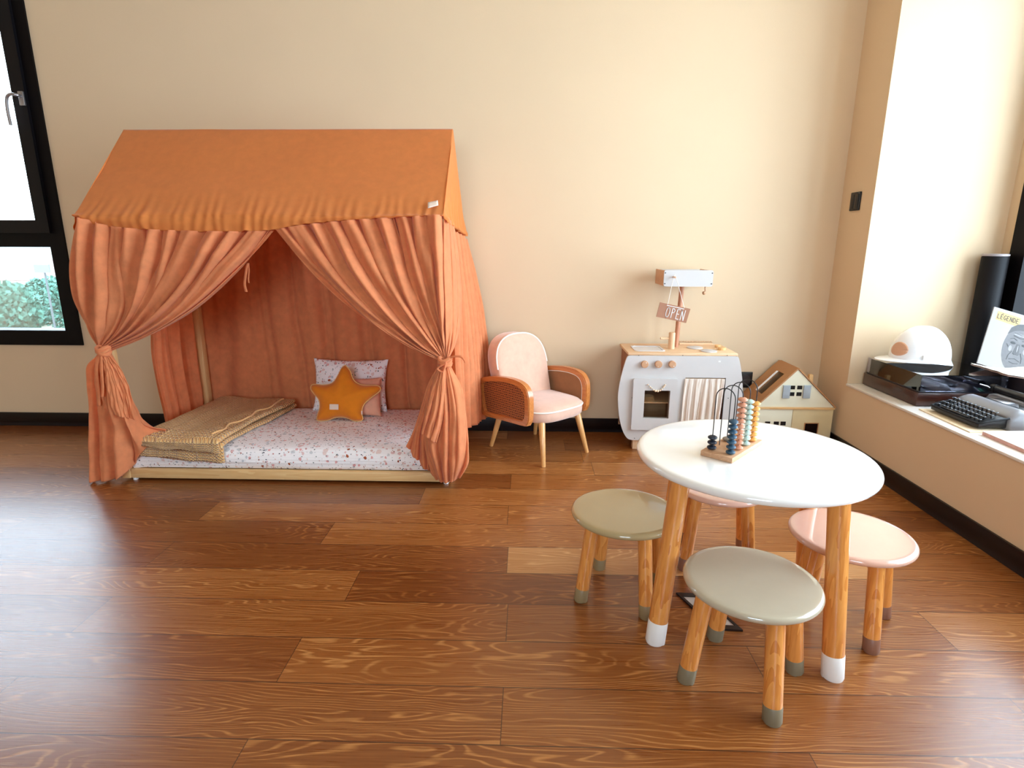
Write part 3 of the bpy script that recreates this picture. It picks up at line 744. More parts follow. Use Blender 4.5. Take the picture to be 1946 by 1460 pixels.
# local +X = forward, local +Y = chair's left (away from camera)
M_chairleg = wood('chair_wood', (214, 150, 86), (232, 176, 110), 2, 2, .35, .3)
M_arm = wood('arm_wood', (190, 110, 52), (212, 134, 70), 0, 1.5, .3, .4)
W2 = .205
def dshape(x0, x1, yw, n=40, p=2.6, xm=None):
    out = []
    for i in range(n):
        a = 2 * math.pi * i / n; c, s = math.cos(a), math.sin(a)
        out.append((math.copysign(abs(c) ** (2 / p), c), math.copysign(abs(s) ** (2 / p), s)))
    return [((x0 + x1) / 2 + (x1 - x0) / 2 * a, yw * b) for a, b in out]
so = dshape(-.20, .20, .192, 56, 3.4)
bm = NB(); rings = []
for t, z in ((.86, .214), (.95, .216), (.99, .224), (1, .245), (1, .268), (.985, .278), (.93, .288), (.8, .297), (.6, .303), (.3, .306)):
    rings.append([bm.verts.new((a * t, b * t, z)) for a, b in so])
n = len(so)
for A, B in zip(rings, rings[1:]):
    for i in range(n): bm.faces.new((A[i], A[(i + 1) % n], B[(i + 1) % n], B[i]))
bm.faces.new(rings[0][::-1]); bm.faces.new(rings[-1])
seat = obj('seat', bm, M_pink, chair, world=False, sharp=70)
bm = NB(); tube(bm, [(a * 1.005, b * 1.005, .270) for a, b in so], .0042, 8, closed=True); obj('piping', bm, M_piping, seat, world=False)
# backrest: rounded arch panel tilted back
def arch(w_, h0, h1, n=22):
    r = w_; out = [(-w_ * .93, h0)]
    for i in range(n + 1):
        a = math.pi - math.pi * i / n; out.append((w_ * math.copysign(abs(math.cos(a)) ** .8, math.cos(a)), h1 - r * .95 + r * .95 * abs(math.sin(a)) ** .8))
    out.append((w_ * .93, h0)); return out
bo = arch(.178, .24, .615)
def backpt(y, z, d):  # d forward offset
    t = (z - .24) / .37
    return Vector((-.115 - .105 * t + d - .06 * (y / .18) ** 2 * 0, y, z))
bm = NB(); cz = .43; rings = []
for s, dd in ((1, .04), (-1, -.035)):
    L = []
    for t in (0.02, .3, .6, .8, .92, .98, 1):
        th = (1 - t ** 3) ** .5 * .022 if s > 0 else (1 - t ** 4) ** .5 * .01
        L.append([bm.verts.new(backpt(a * t, cz + (b - cz) * t, dd + s * th)) for a, b in bo])
    n = len(bo)
    for A, B in zip(L, L[1:]):
        for i in range(n): bm.faces.new((A[i], A[(i + 1) % n], B[(i + 1) % n], B[i]))
    bm.faces.new(L[0]); rings.append(L[-1])
for i in range(n): bm.faces.new((rings[0][i], rings[0][(i + 1) % n], rings[1][(i + 1) % n], rings[1][i]))
back = obj('backrest', bm, M_pink, chair, world=False, sharp=60)
bm = NB(); tube(bm, [backpt(a * 1.01, cz + (b - cz) * 1.01, .041) for a, b in bo[1:-1]], .0042, 8); obj('piping', bm, M_piping, back, world=False)
arm_o = [(-.240, .335), (-.236, .375), (-.215, .395), (-.15, .413), (-.05, .428), (.03, .431), (.09, .424), (.13, .405), (.152, .37), (.158, .32), (.156, .25), (.145, .222), (.125, .208), (-.02, .20), (-.16, .192), (-.205, .193), (-.218, .21), (-.232, .27)]
arm_o = [(p.x, p.y) for p in catmull([Vector((a, b, 0)) for a, b in arm_o + [arm_o[0]]], 73)[:-1]]
ac = (-.045, .312)
arm_i = [(ac[0] + (a - ac[0]) * .84, ac[1] + (b - ac[1]) * .78) for a, b in arm_o]
for s in (-1, 1):
    y0, y1 = (s * (W2 - .015), s * (W2 + .022))
    bm = NB(); ring_prism(bm, arm_o, arm_i, lambda a, b, d: Vector((a, d, b)), min(y0, y1), max(y0, y1))
    bmesh.ops.recalc_face_normals(bm, faces=bm.faces)
    es = [e for e in bm.edges if e.calc_face_angle(0) > R(50)]; bmesh.ops.bevel(bm, geom=es, offset=.004, segments=2, affect='EDGES')
    arm = obj('armrest', bm, M_arm, chair, world=False, sharp=40)
    bm = NB(); prism(bm, arm_i, lambda a, b, d: Vector((a, d, b)), s * W2 + .002 * s, s * W2 + .007 * s); obj('cane_panel', bm, M_cane, arm, world=False)
    ai2 = [(ac[0] + (a - ac[0]) * .99, ac[1] + (b - ac[1]) * .99) for a, b in arm_i]
    bm = NB(); prism(bm, ai2, lambda a, b, d: Vector((a, d, b)), s * (W2 - .008), s * W2 + .001 * s); obj('inner_panel', bm, fabric('tan_lining', (160, 112, 76)), arm, world=False)
    bm = NB(); tube(bm, [(a, s * (W2 - .009), b) for a, b in ai2], .003, 6, closed=True); obj('inner_piping', bm, M_piping, arm, world=False)
for (x, y) in ((.205, -.165), (.205, .16), (-.21, -.165), (-.2, .16)):
    bm = NB(); tx, ty = x * .74, y * .80
    M_, L = frame_mat((x, y, .0), (tx, ty, .222)); lathe(bm, [(.0095, .0), (.0105, .003), (.018, L - .002), (.017, L)], M_, 20)
    obj('leg', bm, M_chairleg, chair, world=False)

# ------------------------------------------------------------------ toy kitchen
KY0, KY1 = 2.93, 3.215
kit = thing('play_kitchen', 'wooden play kitchen with a white rounded front, hood and sink by the back wall', 'toy kitchen', (.81, 3.07, 0))
M_kgrey = plain('pale_grey_lacquer', (208, 203, 200), .45, vary=.015)
M_kside = wood('kitchen_side', (150, 92, 58), (172, 112, 74), 2, 1.5, .5)
kx = lambda px, py: AY(1160 + px / 6.346, 630 + py / 6.346, KY0)
Lh = [(250, 262), (205, 310), (162, 430), (118, 600), (93, 760), (95, 900), (106, 1030), (130, 1140), (165, 1235), (210, 1295), (262, 1328)]
L3 = [kx(*p) for p in Lh]; xc = .803
left = [(p.x, p.z) for p in L3]; right = [(2 * xc - a, b) for a, b in left][::-1]
zt_ = .514; left[0] = (left[0][0], zt_); right[-1] = (right[-1][0], zt_)
zb_ = .056; left[-1] = (left[-1][0], zb_); right[0] = (right[0][0], zb_)
sl = catmull([Vector((a, b, 0)) for a, b in left], 40); sr = catmull([Vector((a, b, 0)) for a, b in right], 40)
outl = [(p.x, p.y) for p in sl] + [(p.x, p.y) for p in sr]
dx0, dx1, dz0, dz1 = kx(305, 0).x + .0, kx(810, 600).x, .118, kx(0, 560).z
ox0, ox1, oz0, oz1 = kx(902, 600).x, kx(1390, 600).x, .13, kx(1100, 560).z
# front board: outline with two rectangular holes -> three pieces joined by bridging strips
wx0, wx1, wz0, wz1 = kx(398, 870).x, kx(703, 870).x, kx(0, 1035).z, kx(0, 700).z
def front_board(bm, y0, y1):
    # horizontal band decomposition
    import bisect
    zs = sorted(set([round(b, 5) for a, b in outl] + [oz0, oz1, wz0, wz1]))
    L_ = sorted([(b, a) for a, b in [(p.x, p.y) for p in sl]]); 
    def xl(z):
        for (z0, x0), (z1, x1) in zip(L_, L_[1:]):
            if z0 <= z <= z1: return x0 + (x1 - x0) * ((z - z0) / max(1e-9, z1 - z0))
        return L_[0][1] if z < L_[0][0] else L_[-1][1]
    for z0, z1 in zip(zs, zs[1:]):
        if z1 - z0 < 1e-5: continue
        zm = (z0 + z1) / 2
        segs = [(xl(z0), xl(z1), 2 * xc - xl(z0), 2 * xc - xl(z1))]
        if oz0 < zm < oz1 and wz0 < zm < wz1: segs = [(xl(z0), xl(z1), wx0, wx0), (wx1, wx1, ox0, ox0), (ox1, ox1, 2 * xc - xl(z0), 2 * xc - xl(z1))]
        elif oz0 < zm < oz1: segs = [(xl(z0), xl(z1), ox0, ox0), (ox1, ox1, 2 * xc - xl(z0), 2 * xc - xl(z1))]
        for a0, a1, b0, b1 in segs:
            q = [(a0, z0), (b0, z0), (b1, z1), (a1, z1)]
            fr_ = [bm.verts.new((a, y0, b)) for a, b in q]; bk = [bm.verts.new((a, y1, b)) for a, b in q]
            bm.faces.new(fr_); bm.faces.new(bk[::-1])
            bm.faces.new((fr_[0], fr_[3], bk[3], bk[0])); bm.faces.new((fr_[1], bk[1], bk[2], fr_[2]))
            if abs(z0 - zs[0]) < 1e-6 or min(abs(z0 - oz1), abs(z0 - wz1)) < 1e-6: bm.faces.new((fr_[0], bk[0], bk[1], fr_[1]))
            if abs(z1 - zs[-1]) < 1e-6 or min(abs(z1 - oz0), abs(z1 - wz0)) < 1e-6: bm.faces.new((fr_[3], fr_[2], bk[2], bk[3]))
    bmesh.ops.remove_doubles(bm, verts=bm.verts, dist=1e-6)
bm = NB(); front_board(bm, KY0, KY0 + .014); fb_ = obj('front_board', bm, M_kgrey, kit, recalc=True, sharp=50)
bm = NB()
for a, b in [(342, 290), (872, 290), (1407, 290), (260, 800), (290, 1288), (1420, 805)]:
    p = kx(a, b); bm = NB(); lathe(bm, [(.0022, 0), (.0022, .0015)], Matrix.Translation((p.x, KY0 - .001, p.z)) @ Matrix.Rotation(R(90), 4, 'X'), 10)
    obj('screw', bm, M_black, fb_)
# small crown-like maker's mark
bm = NB(); p = kx(1316, 360); mk = [(-.006, -.005), (.006, -.005), (.0065, .005), (.0035, .002), (0, .005), (-.0035, .002), (-.0065, .005)]
prism(bm, mk, lambda a, b, d: Vector((p.x + a, KY0 - d, p.z + b)), .0002, .0012); obj('maker_mark', bm, M_white, fb_, label='small white crown-shaped printed mark')
# cabinet body
def kbox(name, b, mat, bev=.002, parent=kit, label=None):
    bm = NB(); box(bm, *b, bev); return obj(name, bm, mat, parent, label=label)
xl0, xr0 = .535, 1.071
kbox('side_panel', (xl0, xl0 + .012, KY0 + .0145, KY1, .075, .505), M_kside); kbox('side_panel', (xr0 - .012, xr0, KY0 + .0145, KY1, .075, .505), M_kside)
kbox('back_panel', (xl0, xr0, KY1 - .008, KY1, .055, .53), M_ltwood)
bp = outl[::]  # rounded rear outline hidden behind
kbox('worktop', (xl0 - .012, xr0 + .012, KY0 + .003, KY1, .5145, .528), M_ltwood)
kbox('bottom_shelf', (xl0 + .0125, xr0 - .0125, KY0 + .0145, KY1 - .0085, .075, .087), M_ltwood)
kbox('oven_shelf', (xl0 + .0125, .80, KY0 + .016, KY1 - .0085, kx(0, 838).z - .016, kx(0, 838).z - .010), M_ltwood)
kbox('divider', (.80, .812, KY0 + .0145, KY1 - .0085, .0875, .51), M_kside)
for x in (.60, .98):
    for y in (KY0 + .015, KY1 - .05): kbox('foot', (x - .028, x + .006, y, y + .035, 0, .0745), M_ltwoodz)
# oven door with a square window
bm = NB(); wx0, wx1, wz0, wz1 = kx(398, 870).x, kx(703, 870).x, kx(0, 1035).z, kx(0, 700).z
oo = rrect(dx0, dx1, dz0, dz1, .008, 4); n = len(oo)
ii = rrect(wx0, wx1, wz0, wz1, .002, 4)
ring_prism(bm, oo, ii, fxz, KY0 - .016, KY0 - .002)
door = obj('oven_door', bm, M_kgrey, kit)
bm = NB(); box(bm, wx0, wx1, KY0 - .006, KY0 - .004, wz0, wz1); obj('window_pane', bm, glass('oven_acrylic', (.9, .88, .85, 1), .3), door)
bm = NB(); sm = [(430, 622), (452, 612), (500, 660), (540, 688), (590, 682), (640, 640), (665, 622)]
# front board is solid behind the oven window: dark oven interior recess
bm.free(); 
M_plate = plain('plate_wood', (252, 220, 176), .5)
for k in range(5):
    pc = Vector(((kx(405, 0).x + kx(630, 0).x) / 2 + .004, KY0 + .054, kx(0, 838).z - .0095 + k * .0052))
    bm = NB(); lathe(bm, [(.020, 0), (.034 - .0012 * k, .003), (.036 - .0012 * k, .0048), (.033 - .0012 * k, .0042), (.018, .0022)], Matrix.Translation(pc), 32)
    tag(obj('toy_plate', bm, M_plate), ('small wooden toy plate stacked on the oven shelf, ' + ['bottom', 'second from the bottom', 'middle', 'second from the top', 'top'][k] + ' of the pile'), 'plate', 'toy plates in the oven')

for a in (410, 575, 740):
    p = kx(a, 392); bm = NB(); lathe(bm, [(.0175, 0), (.0185, .003), (.0185, .017), (.0165, .019)], Matrix.Translation((p.x, KY0, p.z)) @ Matrix.Rotation(R(90), 4, 'X'), 32)
    kn = obj('knob', bm, M_tanwood, kit)
    an = {410: 60, 575: 250, 740: 310}[a]; bm = NB(); c_ = Vector((p.x + .011 * math.cos(R(an)), 0, p.z + .011 * math.sin(R(an))))
    prism(bm, [(c_.x + .0035 * math.cos(R(an + q)), c_.z + .0035 * math.sin(R(an + q))) for q in (0, 120, 240)], fxz, KY0 - .0205, KY0 - .0185); obj('pointer', bm, M_white, kn)
# curtain in the right opening
M_cream = fabric('cream_cotton', (255, 240, 226), .3, vary=.02)
drape('cupboard_curtain', [(0, [(ox0 - .004, KY0 - .006, oz1 - .004), (ox0 - .008, KY0 - .008, .3), (ox0 - .012, KY0 - .01, .14)]), (1, [(ox1 - .006, KY0 - .006, oz1 - .004), (ox1 - .012, KY0 - .008, .3), (ox1 - .02, KY0 - .01, .14)])], 6, .0045, 180, 60, seed=12, rough=.15, parent=kit, mat=M_cream, thick=.001, ampf=lambda v: .5 + 1.0 * v)
kbox('curtain_rod', (ox0 - .0, ox1 + .0, KY0 + .016, KY0 + .022, oz1 - .012, oz1 - .006), M_ltwood, .001)
# sink
sx0, sx1 = AZ(1202, 662, .528).x, AZ(1262, 662, .528).x
M_sink = plain('brushed_steel', (225, 225, 228), .25, metal=.3)
bm = NB(); o1 = rrect(.565, .725, 2.975, 3.13, .02, 5); i1 = rrect(.575, .715, 2.985, 3.12, .016, 5)
ring_prism(bm, o1, i1, fxy, .5285, .532); prism(bm, i1, fxy, .5282, .5295); obj('sink', bm, M_sink, kit)
bm = NB(); fx, fy = .772, 3.06; lathe(bm, [(.017, 0), (.017, .085), (.015, .088)], Matrix.Translation((fx, fy, .5285)), 24); cyl(bm, (fx - .01, fy, .585), (fx - .062, fy - .01, .585), .006, .006, 12); obj('tap', bm, M_ltwoodz, kit)
# hood post and hood
px0 = AY(1284, 660, 3.12); px1 = AY(1296, 550, 3.12)
bm = NB(); cyl(bm, (.812, 3.12, .5285), (.822, 3.12, .87), .0125, seg=20); obj('hood_post', bm, wood('post_wood', (186, 122, 90), (206, 146, 112), 2, 2, .5), kit)
hx0, hx1, hz0, hz1 = .694, .942, .862, .944
bm = NB(); prism(bm, rrect(hx0, hx1, hz0, hz1, .010, 4), fxz, 2.992, 3.0); hd = obj('hood_front', bm, M_kgrey, kit)
bm = NB()
for a, b in ((.70, .93), (.70, .876), (.936, .93), (.936, .876)):
    bm = NB(); lathe(bm, [(.0028, 0), (.0028, .0015)], Matrix.Translation((a, 2.9915, b)) @ Matrix.Rotation(R(90), 4, 'X'), 10); obj('screw', bm, M_black, hd)
kbox('hood_side', (hx0 + .002, hx0 + .01, 3.0005, 3.2, hz0 + .002, hz1 - .002), M_tanwood); kbox('hood_side', (hx1 - .01, hx1 - .002, 3.0005, 3.2, hz0 + .002, hz1 - .002), M_tanwood)
kbox('hood_back', (hx0 + .0105, hx1 - .0105, 3.19, 3.2, hz0 + .004, hz1 - .004), M_kgrey); kbox('hood_top', (hx0 + .0105, hx1 - .0105, 3.0005, 3.1895, hz1 - .014, hz1 - .006), M_kgrey)
pk = AY(1282, 527, 2.97); bm = NB(); cyl(bm, (pk.x, 2.992, pk.z), (pk.x, 2.955, pk.z), .0045, seg=12); obj('peg', bm, M_tanwood, kit)
sp0 = AY(1342, 545, 3.02); bm = NB(); cyl(bm, (.917, 3.03, hz0 + .003), (.919, 3.03, .835), .003, seg=10)
bmesh.ops.create_uvsphere(bm, u_segments=14, v_segments=10, radius=.0095, matrix=Matrix.Translation((.914, 3.03, .827))); obj('pull_knob', bm, M_tanwood, kit)
# hob
for (a, b, r_) in ((.905, 3.09, .042), (.95, 2.99, .042)):
    bm = NB(); lathe(bm, [(r_, 0), (r_, .004), (r_ - .003, .0055)], Matrix.Translation((a, b, .5285)), 36); obj('hob_ring', bm, M_kgrey, kit)
for (a, b, r_) in ((1.035, 3.11, .016), (1.035, 3.04, .021)):
    bm = NB(); lathe(bm, [(r_, 0), (r_, .012), (r_ - .002, .014)], Matrix.Translation((a, b, .5285)), 28); obj('hob_dial', bm, M_pine, kit)
bm = NB(); box(bm, .85, 1.03, 3.19, 3.198, .5285, .545)
for k in range(18): lathe(bm, [(.0045, 0), (.0045, .008)], Matrix.Translation((.855 + k * .01, 3.198, .545)) @ Matrix.Rotation(R(90), 4, 'X'), 10)
obj('splash_rail', bm, M_ltwood, kit)

# OPEN sign on the peg
sgc = [AY(1240 + a / 9.123, 500 + b / 9.123, 2.965) for a, b in [(130, 680), (655, 795), (580, 1040), (65, 930)]]
sgn = thing('open_sign', 'small brown wooden OPEN sign hanging askew by a string from the hood peg', 'sign', ((sgc[0] + sgc[2]) / 2))
bm = NB(); A = [bm.verts.new(p + Vector((0, -.003, 0))) for p in sgc]; B = [bm.verts.new(p + Vector((0, .003, 0))) for p in sgc]
bm.faces.new(A); bm.faces.new(B[::-1])
for i in range(4): bm.faces.new((A[i], A[(i + 1) % 4], B[(i + 1) % 4], B[i]))
brd = obj('board', bm, plain('brown_board', (172, 120, 92), .6), sgn)
ux = (sgc[1] - sgc[0]).normalized(); uz = (sgc[0] - sgc[3]).normalized(); org = sgc[3]; Wd = (sgc[1] - sgc[0]).length; Hd = (sgc[0] - sgc[3]).length
def stroke(bm, pts, w_=.0034):
    for (a0, b0), (a1, b1) in zip(pts, pts[1:]):
        p0 = org + ux * a0 * Wd + uz * b0 * Hd; p1 = org + ux * a1 * Wd + uz * b1 * Hd; d = (p1 - p0).normalized(); s_ = d.cross(Vector((0, 1, 0))) * w_ / 2
        e_ = d * w_ * .3
        A = [bm.verts.new(q + Vector((0, -.0045, 0))) for q in (p0 - e_ - s_, p1 + e_ - s_, p1 + e_ + s_, p0 - e_ + s_)]; B = [bm.verts.new(v_.co + Vector((0, .0016, 0))) for v_ in A]
        bm.faces.new(A); bm.faces.new(B[::-1])
        for i in range(4): bm.faces.new((A[i], A[(i + 1) % 4], B[(i + 1) % 4], B[i]))
letters = [[(.32 + .055 * math.cos(a), .46 + .33 * math.sin(a)) for a in [2 * math.pi * i / 14 for i in range(15)]],
           [(.45, .14), (.45, .78), (.50, .78), (.535, .66), (.51, .52), (.45, .48)],
           [(.70, .80), (.61, .80), (.61, .14), (.70, .14)], [(.61, .48), (.68, .48)],
           [(.76, .12), (.76, .80), (.86, .12), (.86, .82)], [(.24, .90), (.80, .90)]]
bm = NB()
for L in letters: stroke(bm, L)
obj('lettering', bm, M_white, brd, label='white hand-drawn letters OPEN')
bm = NB(); h0 = org + ux * .25 * Wd + uz * .97 * Hd; h1 = org + ux * .80 * Wd + uz * .97 * Hd; pg = Vector((pk.x, 2.963, pk.z + .006))
tube(bm, catmull([h0 + Vector((0, -.004, 0)), pg + Vector((-.006, 0, -.006)), pg, pg + Vector((.006, 0, -.006)), h1 + Vector((0, -.004, 0))], 30), .0013, 6); obj('string', bm, M_piping, sgn)

# bead garland on the oven door and plates behind its window
gl = thing('bead_garland', 'string of small cream wooden beads hanging in an arc on the oven door', 'bead garland', kx(550, 700))
bm = NB(); bd = catmull([kx(a, b) + Vector((0, -.022, 0)) for a, b in [(435, 622), (480, 668), (520, 700), (560, 708), (600, 695), (635, 655), (655, 625)]], 60); tube(bm, bd, .0008, 6); obj('cord', bm, M_black, gl)
M_bead = plain('bead_wood', (240, 214, 182), .6)
for k, t in enumerate([.04, .12, .2, .29, .40, .52, .63, .72, .80, .88, .96]):
    p = bd[int(t * 59)]; bm = NB(); bmesh.ops.create_uvsphere(bm, u_segments=12, v_segments=8, radius=.0062 if k in (4, 5) else .0042, matrix=Matrix.Translation(p)); obj('bead', bm, M_bead, gl)

# wall socket behind the kitchen
sk_ = thing('wall_socket', 'black square wall socket between the play kitchen and dollhouse', 'socket', (1.25, YB, .32))
bm = NB(); box(bm, 1.205, 1.287, YB - .009, YB, .275, .367, .003); obj('plate', bm, M_black, sk_)
bm = NB(); lathe(bm, [(.030, 0), (.030, .003), (.024, .0035)], Matrix.Translation((1.246, YB - .009, .321)) @ Matrix.Rotation(R(90), 4, 'X'), 32); obj('outlet', bm, plain('grey_plastic', (52, 48, 50), .3), sk_)

# ------------------------------------------------------------------ dollhouse
DY = 2.985
dh = thing('dollhouse', 'cream wooden dollhouse with brown roof and grey shutters in the right corner', 'dollhouse', (1.42, 3.09, 0))
M_dh = plain('cream_board', (238, 232, 206), .55, vary=.02); M_roof = plain('tan_board', (186, 134, 88), .6, vary=.04)
ap = AY(1517, 703, DY); el = .22; xlh, xrh = 1.225, 1.633; xa = ap.x
dpx = lambda a, b: AY(1380 + a / 8.108, 660 + b / 8.108, DY)
bm = NB(); prism(bm, [(xlh, .232), (xrh, .232), (xa, ap.z)], fxz, DY, DY + .01); fg = obj('gable', bm, M_dh, dh)
def dwin(bm, cs):
    for a0, b0, a1, b1 in cs:
        p0, p1 = dpx(a0, b0), dpx(a1, b1); box(bm, p0.x, p1.x, DY - .0012, DY - .0002, p1.z, p0.z)
bm = NB(); dwin(bm, [(990, 592, 1058, 650), (1098, 592, 1168, 650), (978, 694, 1046, 752), (1086, 694, 1156, 752)]); obj('window_panes', bm, M_black, fg, label='four small black window panes')
for a in ((880, 585), (1195, 585)):
    p0, p1 = dpx(*a), dpx(a[0] + 85, 785); bm = NB(); box(bm, p0.x, p1.x, DY - .008, DY - .0002, p1.z, p0.z, .0008)
    for k in range(9): zz = p1.z + (p0.z - p1.z) * (k + .5) / 9; box(bm, p0.x + .001, p1.x - .001, DY - .009, DY - .0075, zz - .0007, zz + .0007)
    obj('shutter', bm, plain('grey_shutter', (176, 184, 190), .5), fg)
bm = NB(); box(bm, xlh - .004, xrh + .004, DY - .006, 3.2, .220, .2315, .001); obj('floor_board', bm, M_pine, dh)
bm = NB(); xs_ = dpx(1015, 1100).x; box(bm, xlh, xs_ - .001, DY, DY + .008, .006, .2195, .001); lw = obj('facade', bm, M_dh, dh)
bm = NB()
for a0 in (600, 735, 840): p0, p1 = dpx(a0, 1145), dpx(a0 + 72, 1205); box(bm, p0.x, p1.x, DY - .0012, DY - .0002, p1.z, p0.z)
for a0 in (600, 735, 840): p0, p1 = dpx(a0, 1240), dpx(a0 + 72, 1300); box(bm, p0.x, p1.x, DY - .0012, DY - .0002, p1.z, p0.z)
obj('window_panes', bm, M_black, lw)
bm = NB(); box(bm, xs_ + .001, xrh, DY, DY + .008, .006, .2195, .001); rw2 = obj('facade', bm, plain('warm_cream_board', (226, 206, 160), .55), dh)
bm = NB(); p0 = dpx(1215, 1175); p1 = dpx(1410, 1180); box(bm, p0.x, p1.x, DY - .0012, DY - .0002, .01, p0.z); dr = obj('doorway', bm, M_base, rw2, label='dark plate painted as the shade in the doorway')  # flat dark plate on the solid facade paints the doorway's inner shade
bm = NB(); ring_prism(bm, [(p0.x - .004, .007), (p1.x + .004, .007), (p1.x + .004, p0.z + .004), (p0.x - .004, p0.z + .004)], [(p0.x, .01), (p1.x, .01), (p1.x, p0.z), (p0.x, p0.z)], fxz, DY - .004, DY - .0002); obj('door_frame', bm, M_roof, rw2)
for x in (xlh, xrh - .008): bm = NB(); box(bm, x, x + .008, DY + .0105, 3.2, .006, .2195, .001); obj('side_wall', bm, M_dh, dh)
bm = NB(); box(bm, xlh, xrh, DY, 3.2, 0, .0055); obj('base_board', bm, M_pine, dh)
# roof slabs; the left one has a skylight slot
for s, xe in ((-1, xlh - .006), (1, xrh + .006)):
    e0 = Vector((xe, 0, .228)); a0_ = Vector((xa, 0, ap.z + .003)); d = a0_ - e0; nrm = Vector((-d.z, 0, d.x)).normalized() * .007 * (1 if s < 0 else -1)
    def rp(t, y, h=0): p = e0 + d * t + nrm * h; return Vector((p.x, y, p.z))
    bm = NB()
    y0, y1 = DY - .006, 3.212
    def slab(t0, t1, ya, yb):
        V = [bm.verts.new(rp(t, y, h)) for h in (0, 1) for t, y in ((t0, ya), (t1, ya), (t1, yb), (t0, yb))]
        for q in ((0, 1, 2, 3), (7, 6, 5, 4), (0, 4, 5, 1), (1, 5, 6, 2), (2, 6, 7, 3), (3, 7, 4, 0)): bm.faces.new([V[i] for i in q])
    if s < 0:
        ya, yb, ta, tb = y0 + .06, y0 + .13, .27, .80
        slab(0, 1, y0, ya); slab(0, 1, yb, y1); slab(0, ta, ya, yb); slab(tb, 1, ya, yb)
    else: slab(0, 1, y0, y1)
    rf = obj('roof_slab', bm, M_roof, dh)
    if s < 0:
        bm = NB(); V = [bm.verts.new(p) for p in (rp(ta, yb - .001, 1.0), rp(tb - .0, yb - .001, 1.0), rp(tb - .02, yb + .006, 2.0), rp(ta, yb + .006, 2.0))]
        bm.faces.new(V); solid(obj('skylight_flap', bm, M_white, rf, label='white flap beside the skylight slot'), .002)
bm = NB(); box(bm, 1.522, 1.542, 3.06, 3.08, .33, .392, .001); obj('chimney', bm, M_pine, dh)

# light switch on the right wall
sw = thing('light_switch', 'black light switch high on the right wall near the corner', 'switch', (XR, 3.097, 1.285))
bm = NB(); box(bm, XR - .009, XR, 3.054, 3.140, 1.24, 1.33, .003); obj('plate', bm, M_black, sw)
bm = NB(); box(bm, XR - .012, XR - .0092, 3.062, 3.095, 1.25, 1.32, .002); obj('rocker', bm, plain('dark_plastic', (26, 22, 22), .3), sw)
bm = NB(); box(bm, XR - .012, XR - .0092, 3.098, 3.132, 1.25, 1.32, .002); obj('rocker', bm, plain('dark_plastic_b', (26, 22, 22), .3), sw)

# ------------------------------------------------------------------ table, stools
def round_seat(bm, R0, z0, z1, seg=72):
    h = z1 - z0; e = h / 2
    prof = [(R0 - .03, z0), (R0 - .012, z0 + .002)]
    for i in range(9):
        a = R(-80 + 160 * i / 8); prof.append((R0 - e + e * math.cos(a), z0 + e + e * .96 * math.sin(a)))
    prof += [(R0 - .02, z1), (R0 * .5, z1 + .0004)]
    lathe(bm, prof, Matrix.Identity(4), seg)
def round_furniture(name, label, cat, loc, rot, R0, H, th, foot_r, top_r, leg_r, cap_h, mtop, mcap, legs4, group=None):
    t = thing(name, label, cat, loc, rot, group)
    bm = NB(); round_seat(bm, R0, H - th, H); obj('tabletop' if name == 'round_table' else 'seat', bm, mtop, t, world=False, sharp=50)
    for k in range(4):
        a = R(legs4 + 90 * k); f0 = Vector((foot_r * math.cos(a), foot_r * math.sin(a), 0)); t0 = Vector((top_r * math.cos(a), top_r * math.sin(a), H - th + .001))
        d = (t0 - f0); c0 = f0 + d * (cap_h / d.z)
        bm = NB(); Mx, L = frame_mat(c0, t0); lathe(bm, [(leg_r, .0002), (leg_r * .98, L)], Mx, 32)
        for v_ in bm.verts:
            if v_.co.z > H - th + .0005: v_.co -= d.normalized() * ((v_.co.z - (H - th + .0005)) / d.normalized().z)
        lg = obj('leg', bm, M_leg, t, world=False)
        bm = NB(); Mx, L = frame_mat(f0, c0); lathe(bm, [(leg_r - .002, 0), (leg_r + .0006, .004), (leg_r + .0006, L - .001), (leg_r, L)], Mx, 32)
        for v_ in bm.verts:
            if v_.co.z < .004: v_.co.z = max(v_.co.z, 0); 
        for v_ in bm.verts:
            if v_.co.z < .003: v_.co.z = 0
        obj('foot_cap', bm, mcap, lg, world=False)
    return t
M_taupe = plain('taupe_lacquer', (186, 174, 152), .14, coat=1, vary=.01, nscale=30)
M_olive = plain('olive_lacquer', (180, 160, 118), .14, coat=1, vary=.01, nscale=30)
M_rose = plain('rose_lacquer', (222, 176, 156), .14, coat=1, vary=.01, nscale=30)
M_capt = plain('taupe_paint', (128, 116, 92), .4); M_capo = plain('olive_paint', (150, 128, 92), .4); M_capr = plain('mauve_paint', (140, 96, 76), .4)
M_capw = plain('white_paint', (244, 240, 236), .4, vary=.01)
round_furniture('round_table', 'round white-topped childrens table with four wooden legs', 'table', (.636, 1.546, 0), R(-16), .317, .506, .026, .312, .262, .0262, .066, M_white, M_capw, 45)
G_ = 'round stools at the table'
round_furniture('stool', 'taupe grey round stool, nearest one, in front of the table', 'stool', (.554, 1.270, 0), R(8), .161, .280, .021, .147, .112, .0215, .042, M_taupe, M_capt, 0, G_)
round_furniture('stool', 'olive beige round stool left of the white table', 'stool', (.306, 1.633, 0), R(22), .164, .281, .021, .143, .110, .0205, .042, M_olive, M_capo, 0, G_)
round_furniture('stool', 'pink round stool right of the white table', 'stool', (.924, 1.512, 0), R(6.5), .162, .280, .021, .141, .110, .0205, .042, M_rose, M_capr, 0, G_)
round_furniture('stool', 'stool pushed in behind the table, only its underside and brown legs showing', 'stool', (.6635, 1.840, 0), R(31), .150, .280, .021, .1455, .112, .0205, .042, M_rose, M_capr, 0, G_)

